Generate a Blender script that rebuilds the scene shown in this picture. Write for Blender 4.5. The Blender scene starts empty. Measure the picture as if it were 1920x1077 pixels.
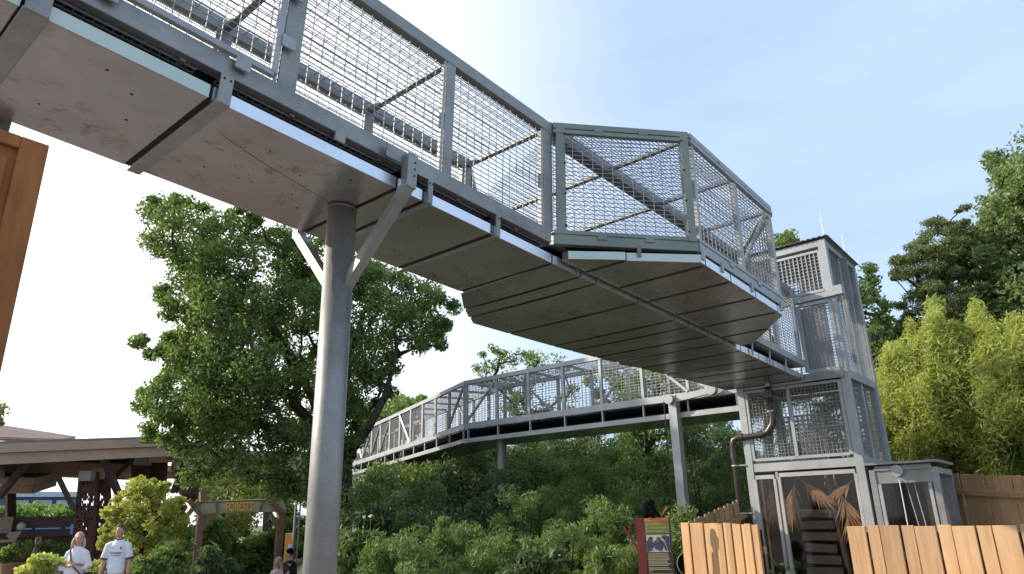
import bpy, math, random
import numpy as np
from mathutils import Vector, Matrix
random.seed(7)
R = math.radians
scene = bpy.context.scene
COL = scene.collection
V = Vector

# ------------------------------------------------------------------ camera
F = 1300.0
Up = V((-85, 3888, 1300)).normalized()
Yc = (V((0, 0, 1)) - Up * Up.z).normalized()
Xc = Yc.cross(Up)
if Xc.x < 0: Xc = -Xc
H = 1.75
CAM = V((0, 0, H))
cd = bpy.data.cameras.new('camera'); cam = bpy.data.objects.new('camera', cd); COL.objects.link(cam)
cd.sensor_width = 36; cd.lens = 36 * F / 1920; cd.clip_end = 2000; cd.clip_start = .05
# camera axes in world space
cx = V((Xc.x, Yc.x, Up.x)); cy = V((Xc.y, Yc.y, Up.y)); cz = -V((Xc.z, Yc.z, Up.z))
cam.matrix_world = Matrix(((cx.x, cy.x, cz.x, 0), (cx.y, cy.y, cz.y, 0), (cx.z, cy.z, cz.z, H), (0, 0, 0, 1)))
scene.camera = cam
def ray(x, y):
    d = V(((x - 960) / F, (538.5 - y) / F, 1.0))
    return V((d.dot(Xc), d.dot(Yc), d.dot(Up)))
def atD(x, y, D):
    r = ray(x, y); return CAM + r * (D / math.hypot(r.x, r.y))
def atZ(x, y, z):
    r = ray(x, y); return CAM + r * ((z - H) / r.z)
def onplane(x, y, P0, n):
    r = ray(x, y); return CAM + r * ((P0 - CAM).dot(n) / r.dot(n))

# ------------------------------------------------------------------ materials
def newmat(name):
    m = bpy.data.materials.new(name); m.use_nodes = True
    nt = m.node_tree; b = nt.nodes['Principled BSDF']
    return m, nt, b
def N(nt, t, **kw):
    n = nt.nodes.new(t)
    for k, v in kw.items():
        if k in n.inputs: n.inputs[k].default_value = v
        else: setattr(n, k, v)
    return n
def ramp(nt, fac, stops):
    r = N(nt, 'ShaderNodeValToRGB'); e = r.color_ramp.elements
    while len(e) < len(stops): e.new(0.5)
    for i, (p, c) in enumerate(stops):
        e[i].position = p; e[i].color = (*c, 1)
    nt.links.new(fac, r.inputs[0]); return r.outputs[0]
def mix(nt, fac, a, b, mode='MIX'):
    m = N(nt, 'ShaderNodeMix', data_type='RGBA', blend_type=mode)
    for s, v in ((m.inputs[0], fac), (m.inputs[6], a), (m.inputs[7], b)):
        if hasattr(v, 'links') or hasattr(v, 'is_linked'): nt.links.new(v, s)
        elif isinstance(v, tuple): s.default_value = (*v, 1) if len(v) == 3 else v
        else: s.default_value = v
    return m.outputs[2]
def coords(nt, kind='Object', scale=(1, 1, 1)):
    tc = N(nt, 'ShaderNodeTexCoord'); mp = N(nt, 'ShaderNodeMapping'); mp.inputs['Scale'].default_value = scale
    nt.links.new(tc.outputs[kind], mp.inputs[0]); return mp.outputs[0]
def noise(nt, vec, scale, detail=4, rough=.6):
    n = N(nt, 'ShaderNodeTexNoise', Scale=scale, Detail=detail, Roughness=rough)
    nt.links.new(vec, n.inputs['Vector']); return n.outputs[0]
def surf(name, c1, c2, scale=3, rough=.6, metal=0, bump=.0, bscale=30, stretch=(1, 1, 1), spots=None, rrange=.15, obrand=0):
    m, nt, b = newmat(name)
    v = coords(nt, 'Object', stretch)
    n1 = noise(nt, v, scale, 6, .65)
    col = ramp(nt, n1, [(.3, c1), (.7, c2)])
    if spots:
        n2 = noise(nt, v, spots[1], 3, .7)
        f = ramp(nt, n2, [(spots[2], (0, 0, 0)), (spots[2] + .08, (1, 1, 1))])
        col = mix(nt, f, col, spots[0])
    if obrand:
        oi = N(nt, 'ShaderNodeObjectInfo')
        hs = N(nt, 'ShaderNodeHueSaturation')
        mr = N(nt, 'ShaderNodeMapRange'); mr.inputs[3].default_value = 1 - obrand; mr.inputs[4].default_value = 1 + obrand
        nt.links.new(oi.outputs['Random'], mr.inputs[0]); nt.links.new(mr.outputs[0], hs.inputs['Value']); nt.links.new(col, hs.inputs['Color'])
        col = hs.outputs[0]
    nt.links.new(col, b.inputs['Base Color'])
    b.inputs['Metallic'].default_value = metal
    mr = N(nt, 'ShaderNodeMapRange'); mr.inputs[3].default_value = max(0, rough - rrange); mr.inputs[4].default_value = min(1, rough + rrange)
    n3 = noise(nt, v, scale * 2.3, 4); nt.links.new(n3, mr.inputs[0]); nt.links.new(mr.outputs[0], b.inputs['Roughness'])
    if bump:
        bp = N(nt, 'ShaderNodeBump', Strength=bump, Distance=.01); n4 = noise(nt, v, bscale, 5)
        nt.links.new(n4, bp.inputs['Height']); nt.links.new(bp.outputs[0], b.inputs['Normal'])
    return m
def galvanised(name, c1, c2, rough=.45, metal=.55, rust=True):
    m, nt, b = newmat(name)
    v = coords(nt)
    vo = N(nt, 'ShaderNodeTexVoronoi', Scale=85.0); nt.links.new(v, vo.inputs['Vector'])
    n1 = noise(nt, v, 2.2, 6, .7)
    a = mix(nt, .3, ramp(nt, n1, [(.35, c1), (.65, c2)]), ramp(nt, vo.outputs['Color'], [(0, c1), (1, c2)]))
    n2 = noise(nt, v, 7, 8, .75)
    f = ramp(nt, n2, [(.6, (0, 0, 0)), (.78, (1, 1, 1))])
    mm = N(nt, 'ShaderNodeMath', operation='MULTIPLY'); mm.inputs[1].default_value = .5 if rust else .15
    nt.links.new(f, mm.inputs[0])
    a = mix(nt, mm.outputs[0], a, (.16, .13, .10))
    nt.links.new(a, b.inputs['Base Color']); b.inputs['Metallic'].default_value = metal
    mr = N(nt, 'ShaderNodeMapRange'); mr.inputs[3].default_value = rough - .12; mr.inputs[4].default_value = rough + .2
    nt.links.new(n2, mr.inputs[0]); nt.links.new(mr.outputs[0], b.inputs['Roughness'])
    bp = N(nt, 'ShaderNodeBump', Strength=.25, Distance=.004); nt.links.new(n2, bp.inputs['Height']); nt.links.new(bp.outputs[0], b.inputs['Normal'])
    return m
M = {}
M['galv'] = galvanised('galvanised_steel', (.21, .21, .195), (.36, .355, .335))
M['galv_light'] = galvanised('light_galvanised_steel', (.30, .31, .315), (.44, .445, .445), .5, .35, False)
M['galv_green'] = galvanised('greenish_galvanised_steel', (.19, .215, .18), (.27, .29, .245), .5, .35)
M['wire'] = surf('mesh_wire', (.22, .225, .225), (.38, .38, .37), 12, .45, .4)
def pan_mat():
    m, nt, b = newmat('drip_pan_steel')
    v = coords(nt)
    n1 = noise(nt, v, 1.1, 6, .6)
    col = ramp(nt, n1, [(.3, (.315, .295, .28)), (.7, (.45, .43, .41))])
    n2 = noise(nt, v, 5.5, 10, .78)
    f = ramp(nt, n2, [(.52, (0, 0, 0)), (.66, (1, 1, 1))])
    n5 = noise(nt, v, .9, 2, .5); f5 = ramp(nt, n5, [(.38, (0, 0, 0)), (.65, (1, 1, 1))])
    fm = N(nt, 'ShaderNodeMath', operation='MULTIPLY'); nt.links.new(f, fm.inputs[0]); nt.links.new(f5, fm.inputs[1])
    col = mix(nt, fm.outputs[0], col, (.20, .12, .08))
    n6 = noise(nt, v, 22, 2, .5); f6 = ramp(nt, n6, [(.76, (0, 0, 0)), (.79, (1, 1, 1))])
    col = mix(nt, f6, col, (.06, .05, .045))
    nt.links.new(col, b.inputs['Base Color'])
    b.inputs['Metallic'].default_value = .62
    mr = N(nt, 'ShaderNodeMapRange'); mr.inputs[3].default_value = .15; mr.inputs[4].default_value = .36
    nt.links.new(n2, mr.inputs[0]); nt.links.new(mr.outputs[0], b.inputs['Roughness'])
    bp = N(nt, 'ShaderNodeBump', Strength=.12, Distance=.03); n4 = noise(nt, v, 2.0, 2); nt.links.new(n4, bp.inputs['Height']); nt.links.new(bp.outputs[0], b.inputs['Normal'])
    return m
M['pan'] = pan_mat()
M['strip'] = surf('bright_zinc_edge', (.72, .74, .78), (.82, .84, .88), 3, .3, .85)  # pan edge colour lightened and blued to carry the sky's reflection
M['strip_green'] = surf('green_filmed_edge', (.50, .57, .50), (.58, .65, .58), 3, .45, .3)
M['floor_dark'] = surf('dark_floor_sheet', (.012, .014, .02), (.03, .035, .05), 4, .6)
M['rubber'] = surf('black_rubber_seal', (.008, .008, .008), (.014, .013, .012), 8, .9, rrange=.05)  # black stands in for the shade inside open pan joints
M['bolt'] = surf('dark_bolt', (.03, .03, .03), (.08, .07, .06), 8, .5, .5)
M['black_wire'] = surf('dark_floor_mesh', (.20, .20, .22), (.30, .30, .32), 8, .4, .4)
def cedar():
    m, nt, b = newmat('cedar_board')
    v = coords(nt, 'Object', (9, 9, .7)); v2 = coords(nt, 'Object', (4, 4, 3))
    oi = N(nt, 'ShaderNodeObjectInfo')
    ad = N(nt, 'ShaderNodeVectorMath', operation='ADD'); sc = N(nt, 'ShaderNodeVectorMath', operation='SCALE'); sc.inputs[3].default_value = 40
    cb = N(nt, 'ShaderNodeCombineXYZ')
    for i in range(3): nt.links.new(oi.outputs['Random'], cb.inputs[i])
    nt.links.new(cb.outputs[0], sc.inputs[0]); nt.links.new(v, ad.inputs[0]); nt.links.new(sc.outputs[0], ad.inputs[1])
    n1 = noise(nt, ad.outputs[0], 2.2, 8, .7)
    col = ramp(nt, n1, [(.25, (.35, .18, .075)), (.55, (.51, .30, .14)), (.8, (.60, .385, .20))])
    vo = N(nt, 'ShaderNodeTexVoronoi', Scale=1.0, Randomness=1.0); nt.links.new(v2, vo.inputs['Vector'])
    k = ramp(nt, vo.outputs['Distance'], [(.09, (1, 1, 1)), (.15, (0, 0, 0))])
    col = mix(nt, k, col, (.16, .06, .02))
    n7 = noise(nt, coords(nt, 'Object', (1.5, 1.5, 1.5)), 1.6, 5, .7); col = mix(nt, ramp(nt, n7, [(.45, (0, 0, 0)), (.8, (.55, .55, .55))]), col, (.34, .27, .20))
    hs = N(nt, 'ShaderNodeHueSaturation'); mr = N(nt, 'ShaderNodeMapRange'); mr.inputs[3].default_value = .72; mr.inputs[4].default_value = 1.18
    nt.links.new(oi.outputs['Random'], mr.inputs[0]); nt.links.new(mr.outputs[0], hs.inputs['Value']); nt.links.new(col, hs.inputs['Color'])
    nt.links.new(hs.outputs[0], b.inputs['Base Color']); b.inputs['Roughness'].default_value = .7
    bp = N(nt, 'ShaderNodeBump', Strength=.35, Distance=.006); nt.links.new(n1, bp.inputs['Height']); nt.links.new(bp.outputs[0], b.inputs['Normal'])
    return m
M['cedar'] = cedar()
M['cedar_dark'] = surf('shaded_backing_board', (.05, .025, .012), (.09, .045, .02), 3, .8)  # very dark cedar; shade between fence boards is put into the colour
M['rust'] = surf('weathering_steel', (.20, .062, .014), (.46, .175, .04), 5, .75, .1, .5, 40, (1, 1, .22), ((.46, .30, .16), 14, .6))
M['rust_dark'] = surf('dark_weathering_steel', (.05, .02, .014), (.10, .04, .025), 3, .8, 0, .3, 30)
M['timber'] = surf('brown_timber', (.14, .085, .055), (.22, .15, .10), 2, .8, 0, .3, 12, (1, 1, .3))
M['sign_timber'] = surf('sign_post_timber', (.16, .09, .05), (.26, .16, .09), 4, .8, 0, .3, 12, (3, 3, .4))
M['soffit'] = surf('timber_soffit', (.36, .245, .17), (.48, .34, .24), .8, .8, 0, .1, 6, (.3, 2, 1))
M['roofing'] = surf('roof_sheet', (.18, .15, .14), (.26, .22, .2), 1, .7)
M['steel_brown'] = surf('brown_steel_strut', (.045, .028, .022), (.08, .05, .04), 4, .6, .2)
M['carved'] = surf('carved_sign_board', (.36, .30, .20), (.50, .43, .30), 9, .8, 0, .8, 25)
M['yellow'] = surf('yellow_paint', (.75, .42, .04), (.85, .52, .08), 6, .6)
M['concrete'] = surf('concrete_paving', (.21, .19, .175), (.29, .265, .245), .5, .85, 0, .2, 20)
M['mulch'] = surf('mulch', (.14, .085, .05), (.26, .17, .10), 5, .95, 0, .8, 30)
M['soil'] = surf('hill_soil', (.035, .04, .02), (.07, .07, .035), 2, .95, 0, .5, 12)
M['grass'] = surf('ground_grass', (.06, .09, .025), (.11, .14, .05), .7, .95, 0, .5, 12)
M['bark'] = surf('tree_bark', (.035, .026, .02), (.075, .058, .045), 5, .9, 0, .8, 18, (1, 1, .3))
M['bark_light'] = surf('pale_bark', (.13, .10, .08), (.22, .18, .14), 5, .9, 0, .5, 18)
M['pipe'] = surf('brown_plastic_pipe', (.045, .032, .03), (.075, .055, .05), 5, .3)
M['frond'] = surf('dry_palm_frond', (.36, .20, .09), (.52, .32, .16), 8, .8)
M['slat'] = surf('old_grey_board', (.30, .24, .19), (.48, .40, .33), 4, .8, 0, .3, 20, (.5, 3, 3))
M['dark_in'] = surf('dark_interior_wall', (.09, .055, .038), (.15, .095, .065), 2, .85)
M['white_metal'] = surf('white_painted_wall', (.52, .52, .50), (.66, .66, .63), 3, .5)
M['blue_paint'] = surf('blue_painted_steel', (.10, .19, .42), (.15, .26, .5), 1, .5)
M['pale_roof'] = surf('pale_roof_panel', (.50, .52, .56), (.62, .64, .68), 1, .6)
M['brown_clad'] = surf('brown_cladding', (.10, .07, .06), (.16, .12, .105), 1, .6, 0, .3, 10, (.3, 3, 3))
M['stone'] = surf('rough_stone', (.30, .24, .18), (.48, .40, .32), 6, .9, 0, .8, 12)
M['orange'] = surf('orange_sign', (.80, .30, .04), (.88, .38, .07), 3, .5)
M['red_board'] = surf('red_brown_board', (.14, .022, .012), (.19, .03, .016), 4, .5)
M['sign_orange'] = surf('sign_orange_band', (.72, .16, .05), (.8, .2, .07), 4, .5)
M['olive'] = surf('olive_panel', (.19, .20, .05), (.23, .235, .065), 4, .45)
M['panel_dark'] = surf('dark_panel', (.045, .03, .028), (.06, .042, .04), 4, .4)
M['letter'] = surf('yellow_lettering', (.55, .50, .10), (.62, .56, .13), 9, .5)
M['letter_pale'] = surf('pale_lettering', (.36, .34, .16), (.42, .40, .2), 9, .5)
M['ape_blue'] = surf('print_blue_black', (.03, .035, .06), (.07, .08, .14), 30, .5)
M['ape_skin'] = surf('print_brown', (.20, .10, .07), (.3, .18, .12), 30, .5)
M['print_pale'] = surf('print_pale', (.5, .45, .33), (.62, .58, .45), 20, .5)
M['black'] = surf('matt_black', (.004, .004, .005), (.008, .008, .009), 8, .9, rrange=.05)
M['black'].node_tree.nodes['Principled BSDF'].inputs['Specular IOR Level'].default_value = .05
M['skin'] = surf('skin', (.50, .27, .19), (.58, .33, .24), 6, .5)
M['white_cloth'] = surf('white_cloth', (.74, .75, .80), (.82, .83, .87), 6, .85, 0, .3, 9)
M['black_cloth'] = surf('black_cloth', (.012, .012, .018), (.025, .025, .035), 6, .85)
M['navy_cloth'] = surf('navy_cloth', (.02, .025, .05), (.03, .04, .08), 6, .85)
M['maroon'] = surf('maroon_trim', (.12, .02, .03), (.16, .03, .04), 6, .8)
M['leather'] = surf('tan_strap', (.12, .06, .035), (.18, .09, .05), 6, .6)
M['blonde'] = surf('blonde_hair', (.38, .28, .18), (.58, .46, .33), 30, .6, 0, .5, 60, (3, 3, .4))
M['brown_hair'] = surf('brown_hair', (.10, .055, .03), (.18, .10, .06), 30, .6, 0, .5, 60)
M['teal'] = surf('teal_cloth', (.10, .30, .28), (.18, .42, .38), 6, .85)
M['pink'] = surf('pale_pink_cloth', (.60, .42, .40), (.68, .50, .48), 6, .85)
M['shoe'] = surf('dark_shoe', (.03, .03, .035), (.06, .06, .065), 6, .6)
M['print_grey'] = surf('shirt_print', (.05, .06, .12), (.08, .09, .16), 6, .7)
M['pot'] = surf('brown_planter', (.24, .11, .06), (.32, .16, .09), 4, .7)
M['white_rod'] = surf('white_rod', (.7, .7, .72), (.8, .8, .8), 4, .4)
def leafmat(name, c1, c2, c3=None, trans=.4):
    m, nt, b = newmat(name)
    g = N(nt, 'ShaderNodeNewGeometry')
    stops = [(0, c1), (1, c2)] if not c3 else [(0, c1), (.7, c2), (1, c3)]
    col = ramp(nt, g.outputs['Random Per Island'], stops)
    n1 = noise(nt, coords(nt), .9, 3); f = ramp(nt, n1, [(.3, (.75, .8, .8)), (.7, (1.2, 1.15, 1.0))])
    col = mix(nt, 1.0, col, f, 'MULTIPLY')
    nt.links.new(col, b.inputs['Base Color']); b.inputs['Roughness'].default_value = .5
    tr = N(nt, 'ShaderNodeBsdfTranslucent'); cc = mix(nt, 1.0, col, (1.15, 1.25, .7), 'MULTIPLY'); nt.links.new(cc, tr.inputs[0])
    ms = N(nt, 'ShaderNodeMixShader'); ms.inputs[0].default_value = trans
    nt.links.new(b.outputs[0], ms.inputs[1]); nt.links.new(tr.outputs[0], ms.inputs[2])
    nt.links.new(ms.outputs[0], nt.nodes['Material Output'].inputs[0]); return m
M['leaf_oak'] = leafmat('oak_leaf', (.095, .15, .048), (.23, .31, .10), None, .5)
M['leaf_lime'] = leafmat('yellow_green_leaf', (.28, .34, .09), (.46, .48, .16), (.6, .42, .16), .5)
M['leaf_bamboo'] = leafmat('bamboo_leaf', (.30, .36, .10), (.60, .58, .22), None, .55)
M['leaf_hill'] = leafmat('hillside_leaf', (.11, .17, .055), (.30, .39, .14), None, .45)
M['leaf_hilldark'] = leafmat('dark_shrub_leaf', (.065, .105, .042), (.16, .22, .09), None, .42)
M['leaf_mid'] = leafmat('mid_green_leaf', (.14, .21, .065), (.27, .36, .12))
M['leaf_right'] = leafmat('right_tree_leaf', (.13, .19, .08), (.29, .36, .17), None, .45)
M['leaf_cedar'] = leafmat('conifer_leaf', (.10, .145, .06), (.23, .26, .12), None, .4)
M['leaf_flower'] = leafmat('flower_petal', (.45, .50, .08), (.75, .72, .30), (.3, .45, .08), .4)
M['petal_white'] = leafmat('white_petal', (.8, .8, .75), (.85, .82, .8), None, .3)
def glassmat():
    m = bpy.data.materials.new('thin_glass'); m.use_nodes = True; nt = m.node_tree
    for n in list(nt.nodes): nt.nodes.remove(n)
    o = N(nt, 'ShaderNodeOutputMaterial'); ms = N(nt, 'ShaderNodeMixShader'); ms.inputs[0].default_value = .03
    t = N(nt, 'ShaderNodeBsdfTransparent'); t.inputs[0].default_value = (.86, .84, .82, 1); g = N(nt, 'ShaderNodeBsdfGlossy', Roughness=.06)
    nt.links.new(t.outputs[0], ms.inputs[1]); nt.links.new(g.outputs[0], ms.inputs[2]); nt.links.new(ms.outputs[0], o.inputs[0]); return m
M['glass'] = glassmat()

# ------------------------------------------------------------------ object helpers
def tag(o, label=None, cat=None, group=None, kind=None):
    if label: o['label'] = label
    if cat: o['category'] = cat
    if group: o['group'] = group
    if kind: o['kind'] = kind
    return o
def thing(name, loc, label, cat, group=None):
    o = bpy.data.objects.new(name, None); o.empty_display_size = .2; COL.objects.link(o); o.location = loc
    return tag(o, label, cat, group)
def wloc(p):
    l = V((0, 0, 0))
    while p is not None: l += p.location; p = p.parent
    return l
def link(name, me, mat, parent=None, origin=None, smooth=False):
    o = bpy.data.objects.new(name, me); COL.objects.link(o)
    if mat: me.materials.append(M[mat] if isinstance(mat, str) else mat)
    if parent is not None:
        o.parent = parent
    if smooth:
        me.polygons.foreach_set('use_smooth', [True] * len(me.polygons))
    return o
class MB:
    def __init__(s): s.v = []; s.f = []
    def add(s, vs, fs):
        b = len(s.v); s.v += [tuple(x) for x in vs]; s.f += [tuple(i + b for i in f) for f in fs]
    def hexa(s, p):  # 8 points: bottom 4 then top 4
        s.add(p, [(0, 3, 2, 1), (4, 5, 6, 7), (0, 1, 5, 4), (1, 2, 6, 5), (2, 3, 7, 6), (3, 0, 4, 7)])
    def beam(s, a, b, w, h, up=V((0, 0, 1))):
        a = V(a); b = V(b); d = (b - a).normalized()
        x = d.cross(up)
        if x.length < 1e-4: x = d.cross(V((1, 0, 0)))
        x.normalize(); y = x.cross(d).normalized()
        x = x * w / 2; y = y * h / 2
        s.hexa([a - x - y, a + x - y, b + x - y, b - x - y, a - x + y, a + x + y, b + x + y, b - x + y])
    def box(s, c, dx, dy, dz, X=V((1, 0, 0)), Y=V((0, 1, 0)), Z=V((0, 0, 1))):
        c = V(c); x = X * dx / 2; y = Y * dy / 2; z = Z * dz / 2
        s.hexa([c - x - y - z, c + x - y - z, c + x + y - z, c - x + y - z, c - x - y + z, c + x - y + z, c + x + y + z, c - x + y + z])
    def tube(s, pts, rs, n=8, sx=1.0, cap=True):
        pts = [V(p) for p in pts]
        if not hasattr(rs, '__len__'): rs = [rs] * len(pts)
        base = len(s.v); prev = None
        for i, p in enumerate(pts):
            d = (pts[min(i + 1, len(pts) - 1)] - pts[max(i - 1, 0)]).normalized()
            x = d.cross(V((0, 0, 1))) if abs(d.z) < .95 else d.cross(V((0, 1, 0)))
            if prev is not None:
                x = prev - d * prev.dot(d)
            x.normalize(); prev = x; y = d.cross(x)
            r = rs[i]; ra, rb = (r if hasattr(r, '__len__') else (r, r))
            for k in range(n):
                a = 2 * math.pi * k / n
                s.v.append(tuple(p + x * (math.cos(a) * ra) + y * (math.sin(a) * rb)))
        for i in range(len(pts) - 1):
            for k in range(n):
                a = base + i * n + k; b = base + i * n + (k + 1) % n
                s.f.append((a, b, b + n, a + n))
        if cap:
            s.f.append(tuple(base + k for k in range(n))[::-1]); s.f.append(tuple(base + (len(pts) - 1) * n + k for k in range(n)))
    def ell(s, c, rx, ry, rz, n=10, m=7, X=V((1, 0, 0)), Y=V((0, 1, 0)), Z=V((0, 0, 1))):
        c = V(c); base = len(s.v)
        for i in range(1, m):
            th = math.pi * i / m
            for k in range(n):
                a = 2 * math.pi * k / n
                s.v.append(tuple(c + X * (rx * math.sin(th) * math.cos(a)) + Y * (ry * math.sin(th) * math.sin(a)) + Z * (rz * math.cos(th))))
        s.v.append(tuple(c + Z * rz)); s.v.append(tuple(c - Z * rz)); t = len(s.v) - 2
        for i in range(m - 2):
            for k in range(n):
                a = base + i * n + k; b = base + i * n + (k + 1) % n
                s.f.append((a, a + n, b + n, b))
        for k in range(n):
            s.f.append((t, base + k, base + (k + 1) % n)); s.f.append((t + 1, base + (m - 2) * n + (k + 1) % n, base + (m - 2) * n + k))
    def prism(s, bot, top):
        n = len(bot); b = len(s.v); s.v += [tuple(p) for p in bot] + [tuple(p) for p in top]
        s.f.append(tuple(b + i for i in range(n))[::-1]); s.f.append(tuple(b + n + i for i in range(n)))
        for i in range(n): j = (i + 1) % n; s.f.append((b + i, b + j, b + n + j, b + n + i))
    def wires(s, p00, p10, p11, p01, sa, sb, r=.0032):
        """grid of wires on a quad; sa = spacing along p00-p10, sb = spacing along p00-p01"""
        p00, p10, p11, p01 = map(V, (p00, p10, p11, p01))
        la = ((p10 - p00).length + (p11 - p01).length) / 2; lb = ((p01 - p00).length + (p11 - p10).length) / 2
        nrm = (p10 - p00).cross(p01 - p00).normalized()
        na = max(1, round(la / sa)); nb = max(1, round(lb / sb))
        for i in range(na + 1):
            t = i / na; s.beam(p00.lerp(p10, t) + nrm * r, p01.lerp(p11, t) + nrm * r, 2 * r, 2 * r, nrm)
        for i in range(nb + 1):
            t = i / nb; s.beam(p00.lerp(p01, t) - nrm * r, p10.lerp(p11, t) - nrm * r, 2 * r, 2 * r, nrm)
    def build(s, name, mat, parent=None, loc=None, smooth=False, label=None, remesh=None, bevel=0):
        o0 = wloc(parent) if parent is not None else V((0, 0, 0))
        L = V(loc) if loc is not None else (V((0, 0, 0)) if parent is None else o0)
        me = bpy.data.meshes.new(name)
        me.from_pydata([(x - L.x, y - L.y, z - L.z) for x, y, z in s.v], [], s.f); me.update()
        o = link(name, me, mat, parent, smooth=smooth)
        o.location = L - o0
        if label: o['label'] = label
        if remesh:
            md = o.modifiers.new('r', 'REMESH'); md.mode = 'VOXEL'; md.voxel_size = remesh; md.use_smooth_shade = True
            sm = o.modifiers.new('s', 'SMOOTH'); sm.factor = .5; sm.iterations = 3
        if bevel:
            md = o.modifiers.new('b', 'BEVEL'); md.width = bevel; md.segments = 1; md.limit_method = 'ANGLE'
        return o
def P(name, mat, parent, fn, **kw):
    mb = MB(); fn(mb); return mb.build(name, mat, parent, **kw)
def beam(name, mat, parent, a, b, w, h, up=V((0, 0, 1)), **kw):
    mb = MB(); mb.beam(a, b, w, h, up); kw.setdefault('bevel', .004); return mb.build(name, mat, parent, **kw)

# ------------------------------------------------------------------ near walkway
COLP = V((-1.439, 5.412, 4.308))
w_ = V((-.763, .646, 0)).normalized()
u_ = V((.646, .762, -.045)); u_ = (u_ - w_ * u_.dot(w_)).normalized()
n_ = w_.cross(u_); n_ = n_ if n_.z > 0 else -n_
uh = V((w_.y, -w_.x, 0))
def W(s, t, h): return COLP + u_ * s + w_ * (t - .018 * max(0, s - 2.13)) + n_ * h
walk = thing('mesh_walkway', V((COLP.x, COLP.y, 0)), 'large nearby mesh walkway on a round column, with drip pans and a wide bay', 'walkway')
TR, TL, HB, HT = -.60, .62, .285, 1.595
def rail(a, b, name='rail', mat='galv', w=.09, h=.15): beam(name, mat, walk, a, b, w, h, n_)
# lower and upper rails
rail(W(-7, TR, HB), W(2.1, TR, HB), 'lower_rail'); rail(W(-7, TL, HB), W(2.1, TL, HB), 'lower_rail')
rail(W(-7, TR, HT), W(2.1, TR, HT), 'upper_rail', h=.13); rail(W(2.1, TR + .02, HT), W(9.0, TR + .02, HT), 'upper_rail', w=.14, h=.15)
rail(W(-7, TL, HT), W(2.1, TL, HT), 'upper_rail', h=.13)
rail(W(2.15, TR, HB), W(9.0, TR, HB), 'lower_rail', h=.14)
bumpR = [(2.15, -.64), (3.27, -1.66), (5.62, -1.62), (6.78, -.72)]
bumpL = [(2.15, .66), (3.1, 1.40), (5.25, 1.20), (7.13, .92), (9.0, .66)]
for i in range(3):
    a, b = bumpR[i], bumpR[i + 1]
    mt = 'galv_green' if i == 0 else 'galv_light'
    rail(W(*a, .26), W(*b, .26), 'lower_rail', mt, .08, .11)
    rail(W(*a, 1.63), W(*b, 1.63), 'upper_rail', mt, .08, .07)
    d = (W(*b, 0) - W(*a, 0)).normalized(); o = d.cross(n_) * .022
    rail(W(*a, .34) + o, W(*b, .34) + o, 'panel_frame', mt, .05, .045)
    rail(W(*a, 1.555) + o, W(*b, 1.555) + o, 'panel_frame', mt, .05, .05)
    for hh, sg in ((.30, 1), (1.6, 1)):     # clip plates
        for tt in (.33, .66):
            c = W(*a, hh).lerp(W(*b, hh), tt) + o * 2.1
            P('clip_plate', mt, walk, lambda m: m.box(c, .10, .012, .05, d, d.cross(n_), n_))
rail(W(6.80, -.70, .27), W(9.0, -.66, .27), 'lower_rail', 'galv_light', .08, .12)
for i in range(4):
    a, b = bumpL[i], bumpL[i + 1]
    rail(W(*a, HB), W(*b, HB), 'lower_rail'); rail(W(*a, HT), W(*b, HT), 'upper_rail', h=.12)
    P('mesh_panel', 'wire', walk, lambda m: m.wires(W(*a, .36), W(*b, .36), W(*b, 1.53), W(*a, 1.53), .11, .055))
# posts
PS = [-5.9, -4.25, -2.65, -1.0, .6, 2.06]
for s in PS:
    for t in (TR, TL):
        w = .15 if s in (-1.0, 2.06) else .11
        beam('post', 'galv', walk, W(s, t, .355), W(s, t, 1.53), w, .085, w_)
        if t < 0:
            beam('angle_strip', 'galv_light', walk, W(s - w / 2 - .018, t - .03, .36), W(s - w / 2 - .018, t - .03, 1.53), .03, .012, w_)
for s in PS + [3.27, 4.45, 5.6, 6.78, 7.9]:
    tl = TL
    if s > 2.15:
        for i in range(4):
            if bumpL[i][0] <= s <= bumpL[i + 1][0]:
                q = (s - bumpL[i][0]) / (bumpL[i + 1][0] - bumpL[i][0]); tl = bumpL[i][1] * (1 - q) + bumpL[i + 1][1] * q
        beam('post', 'galv', walk, W(s, tl, .355), W(s, tl, 1.53), .09, .07, w_)
    beam('roof_bar', 'galv', walk, W(s, TR + .045, 1.56), W(s, tl - .045, 1.56), .06, .045, n_)
# bump-out posts
def gp(s, t, w, mat, d, name='post'):
    return beam(name, mat, walk, W(s, t, .31), W(s, t, 1.60), w, .06, d)
gposts = {}
d0 = w_.cross(n_)
gposts[True] = gp(2.2, -.70, .10, 'galv_green', (W(3.27, -1.66, 0) - W(2.15, -.64, 0)).cross(n_)); gposts[False] = gp(3.21, -1.64, .085, 'galv_green', (W(3.27, -1.66, 0) - W(2.15, -.64, 0)).cross(n_))
gp(3.33, -1.66, .05, 'galv_light', w_); gp(4.45, -1.64, .08, 'galv_light', w_); gp(5.56, -1.62, .09, 'galv_light', w_)
gp(6.78, -.72, .08, 'galv_light', w_); gp(7.9, -.68, .08, 'galv_light', w_); gp(8.9, -.66, .09, 'galv_light', w_)
for s, t in ((2.2, -.70), (3.21, -1.64)):
    dn = (W(3.27, -1.66, 0) - W(2.15, -.64, 0)).normalized().cross(n_)
    for k in range(4):
        c = W(s, t, .42 + k * .37) + dn * .034 + (W(3.27, -1.66, 0) - W(2.15, -.64, 0)).normalized() * (.045 if s < 3 else -.035)
        P('bolt', 'bolt', gposts[s < 3], lambda m: m.ell(c, .013, .013, .013, 6, 4))
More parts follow.
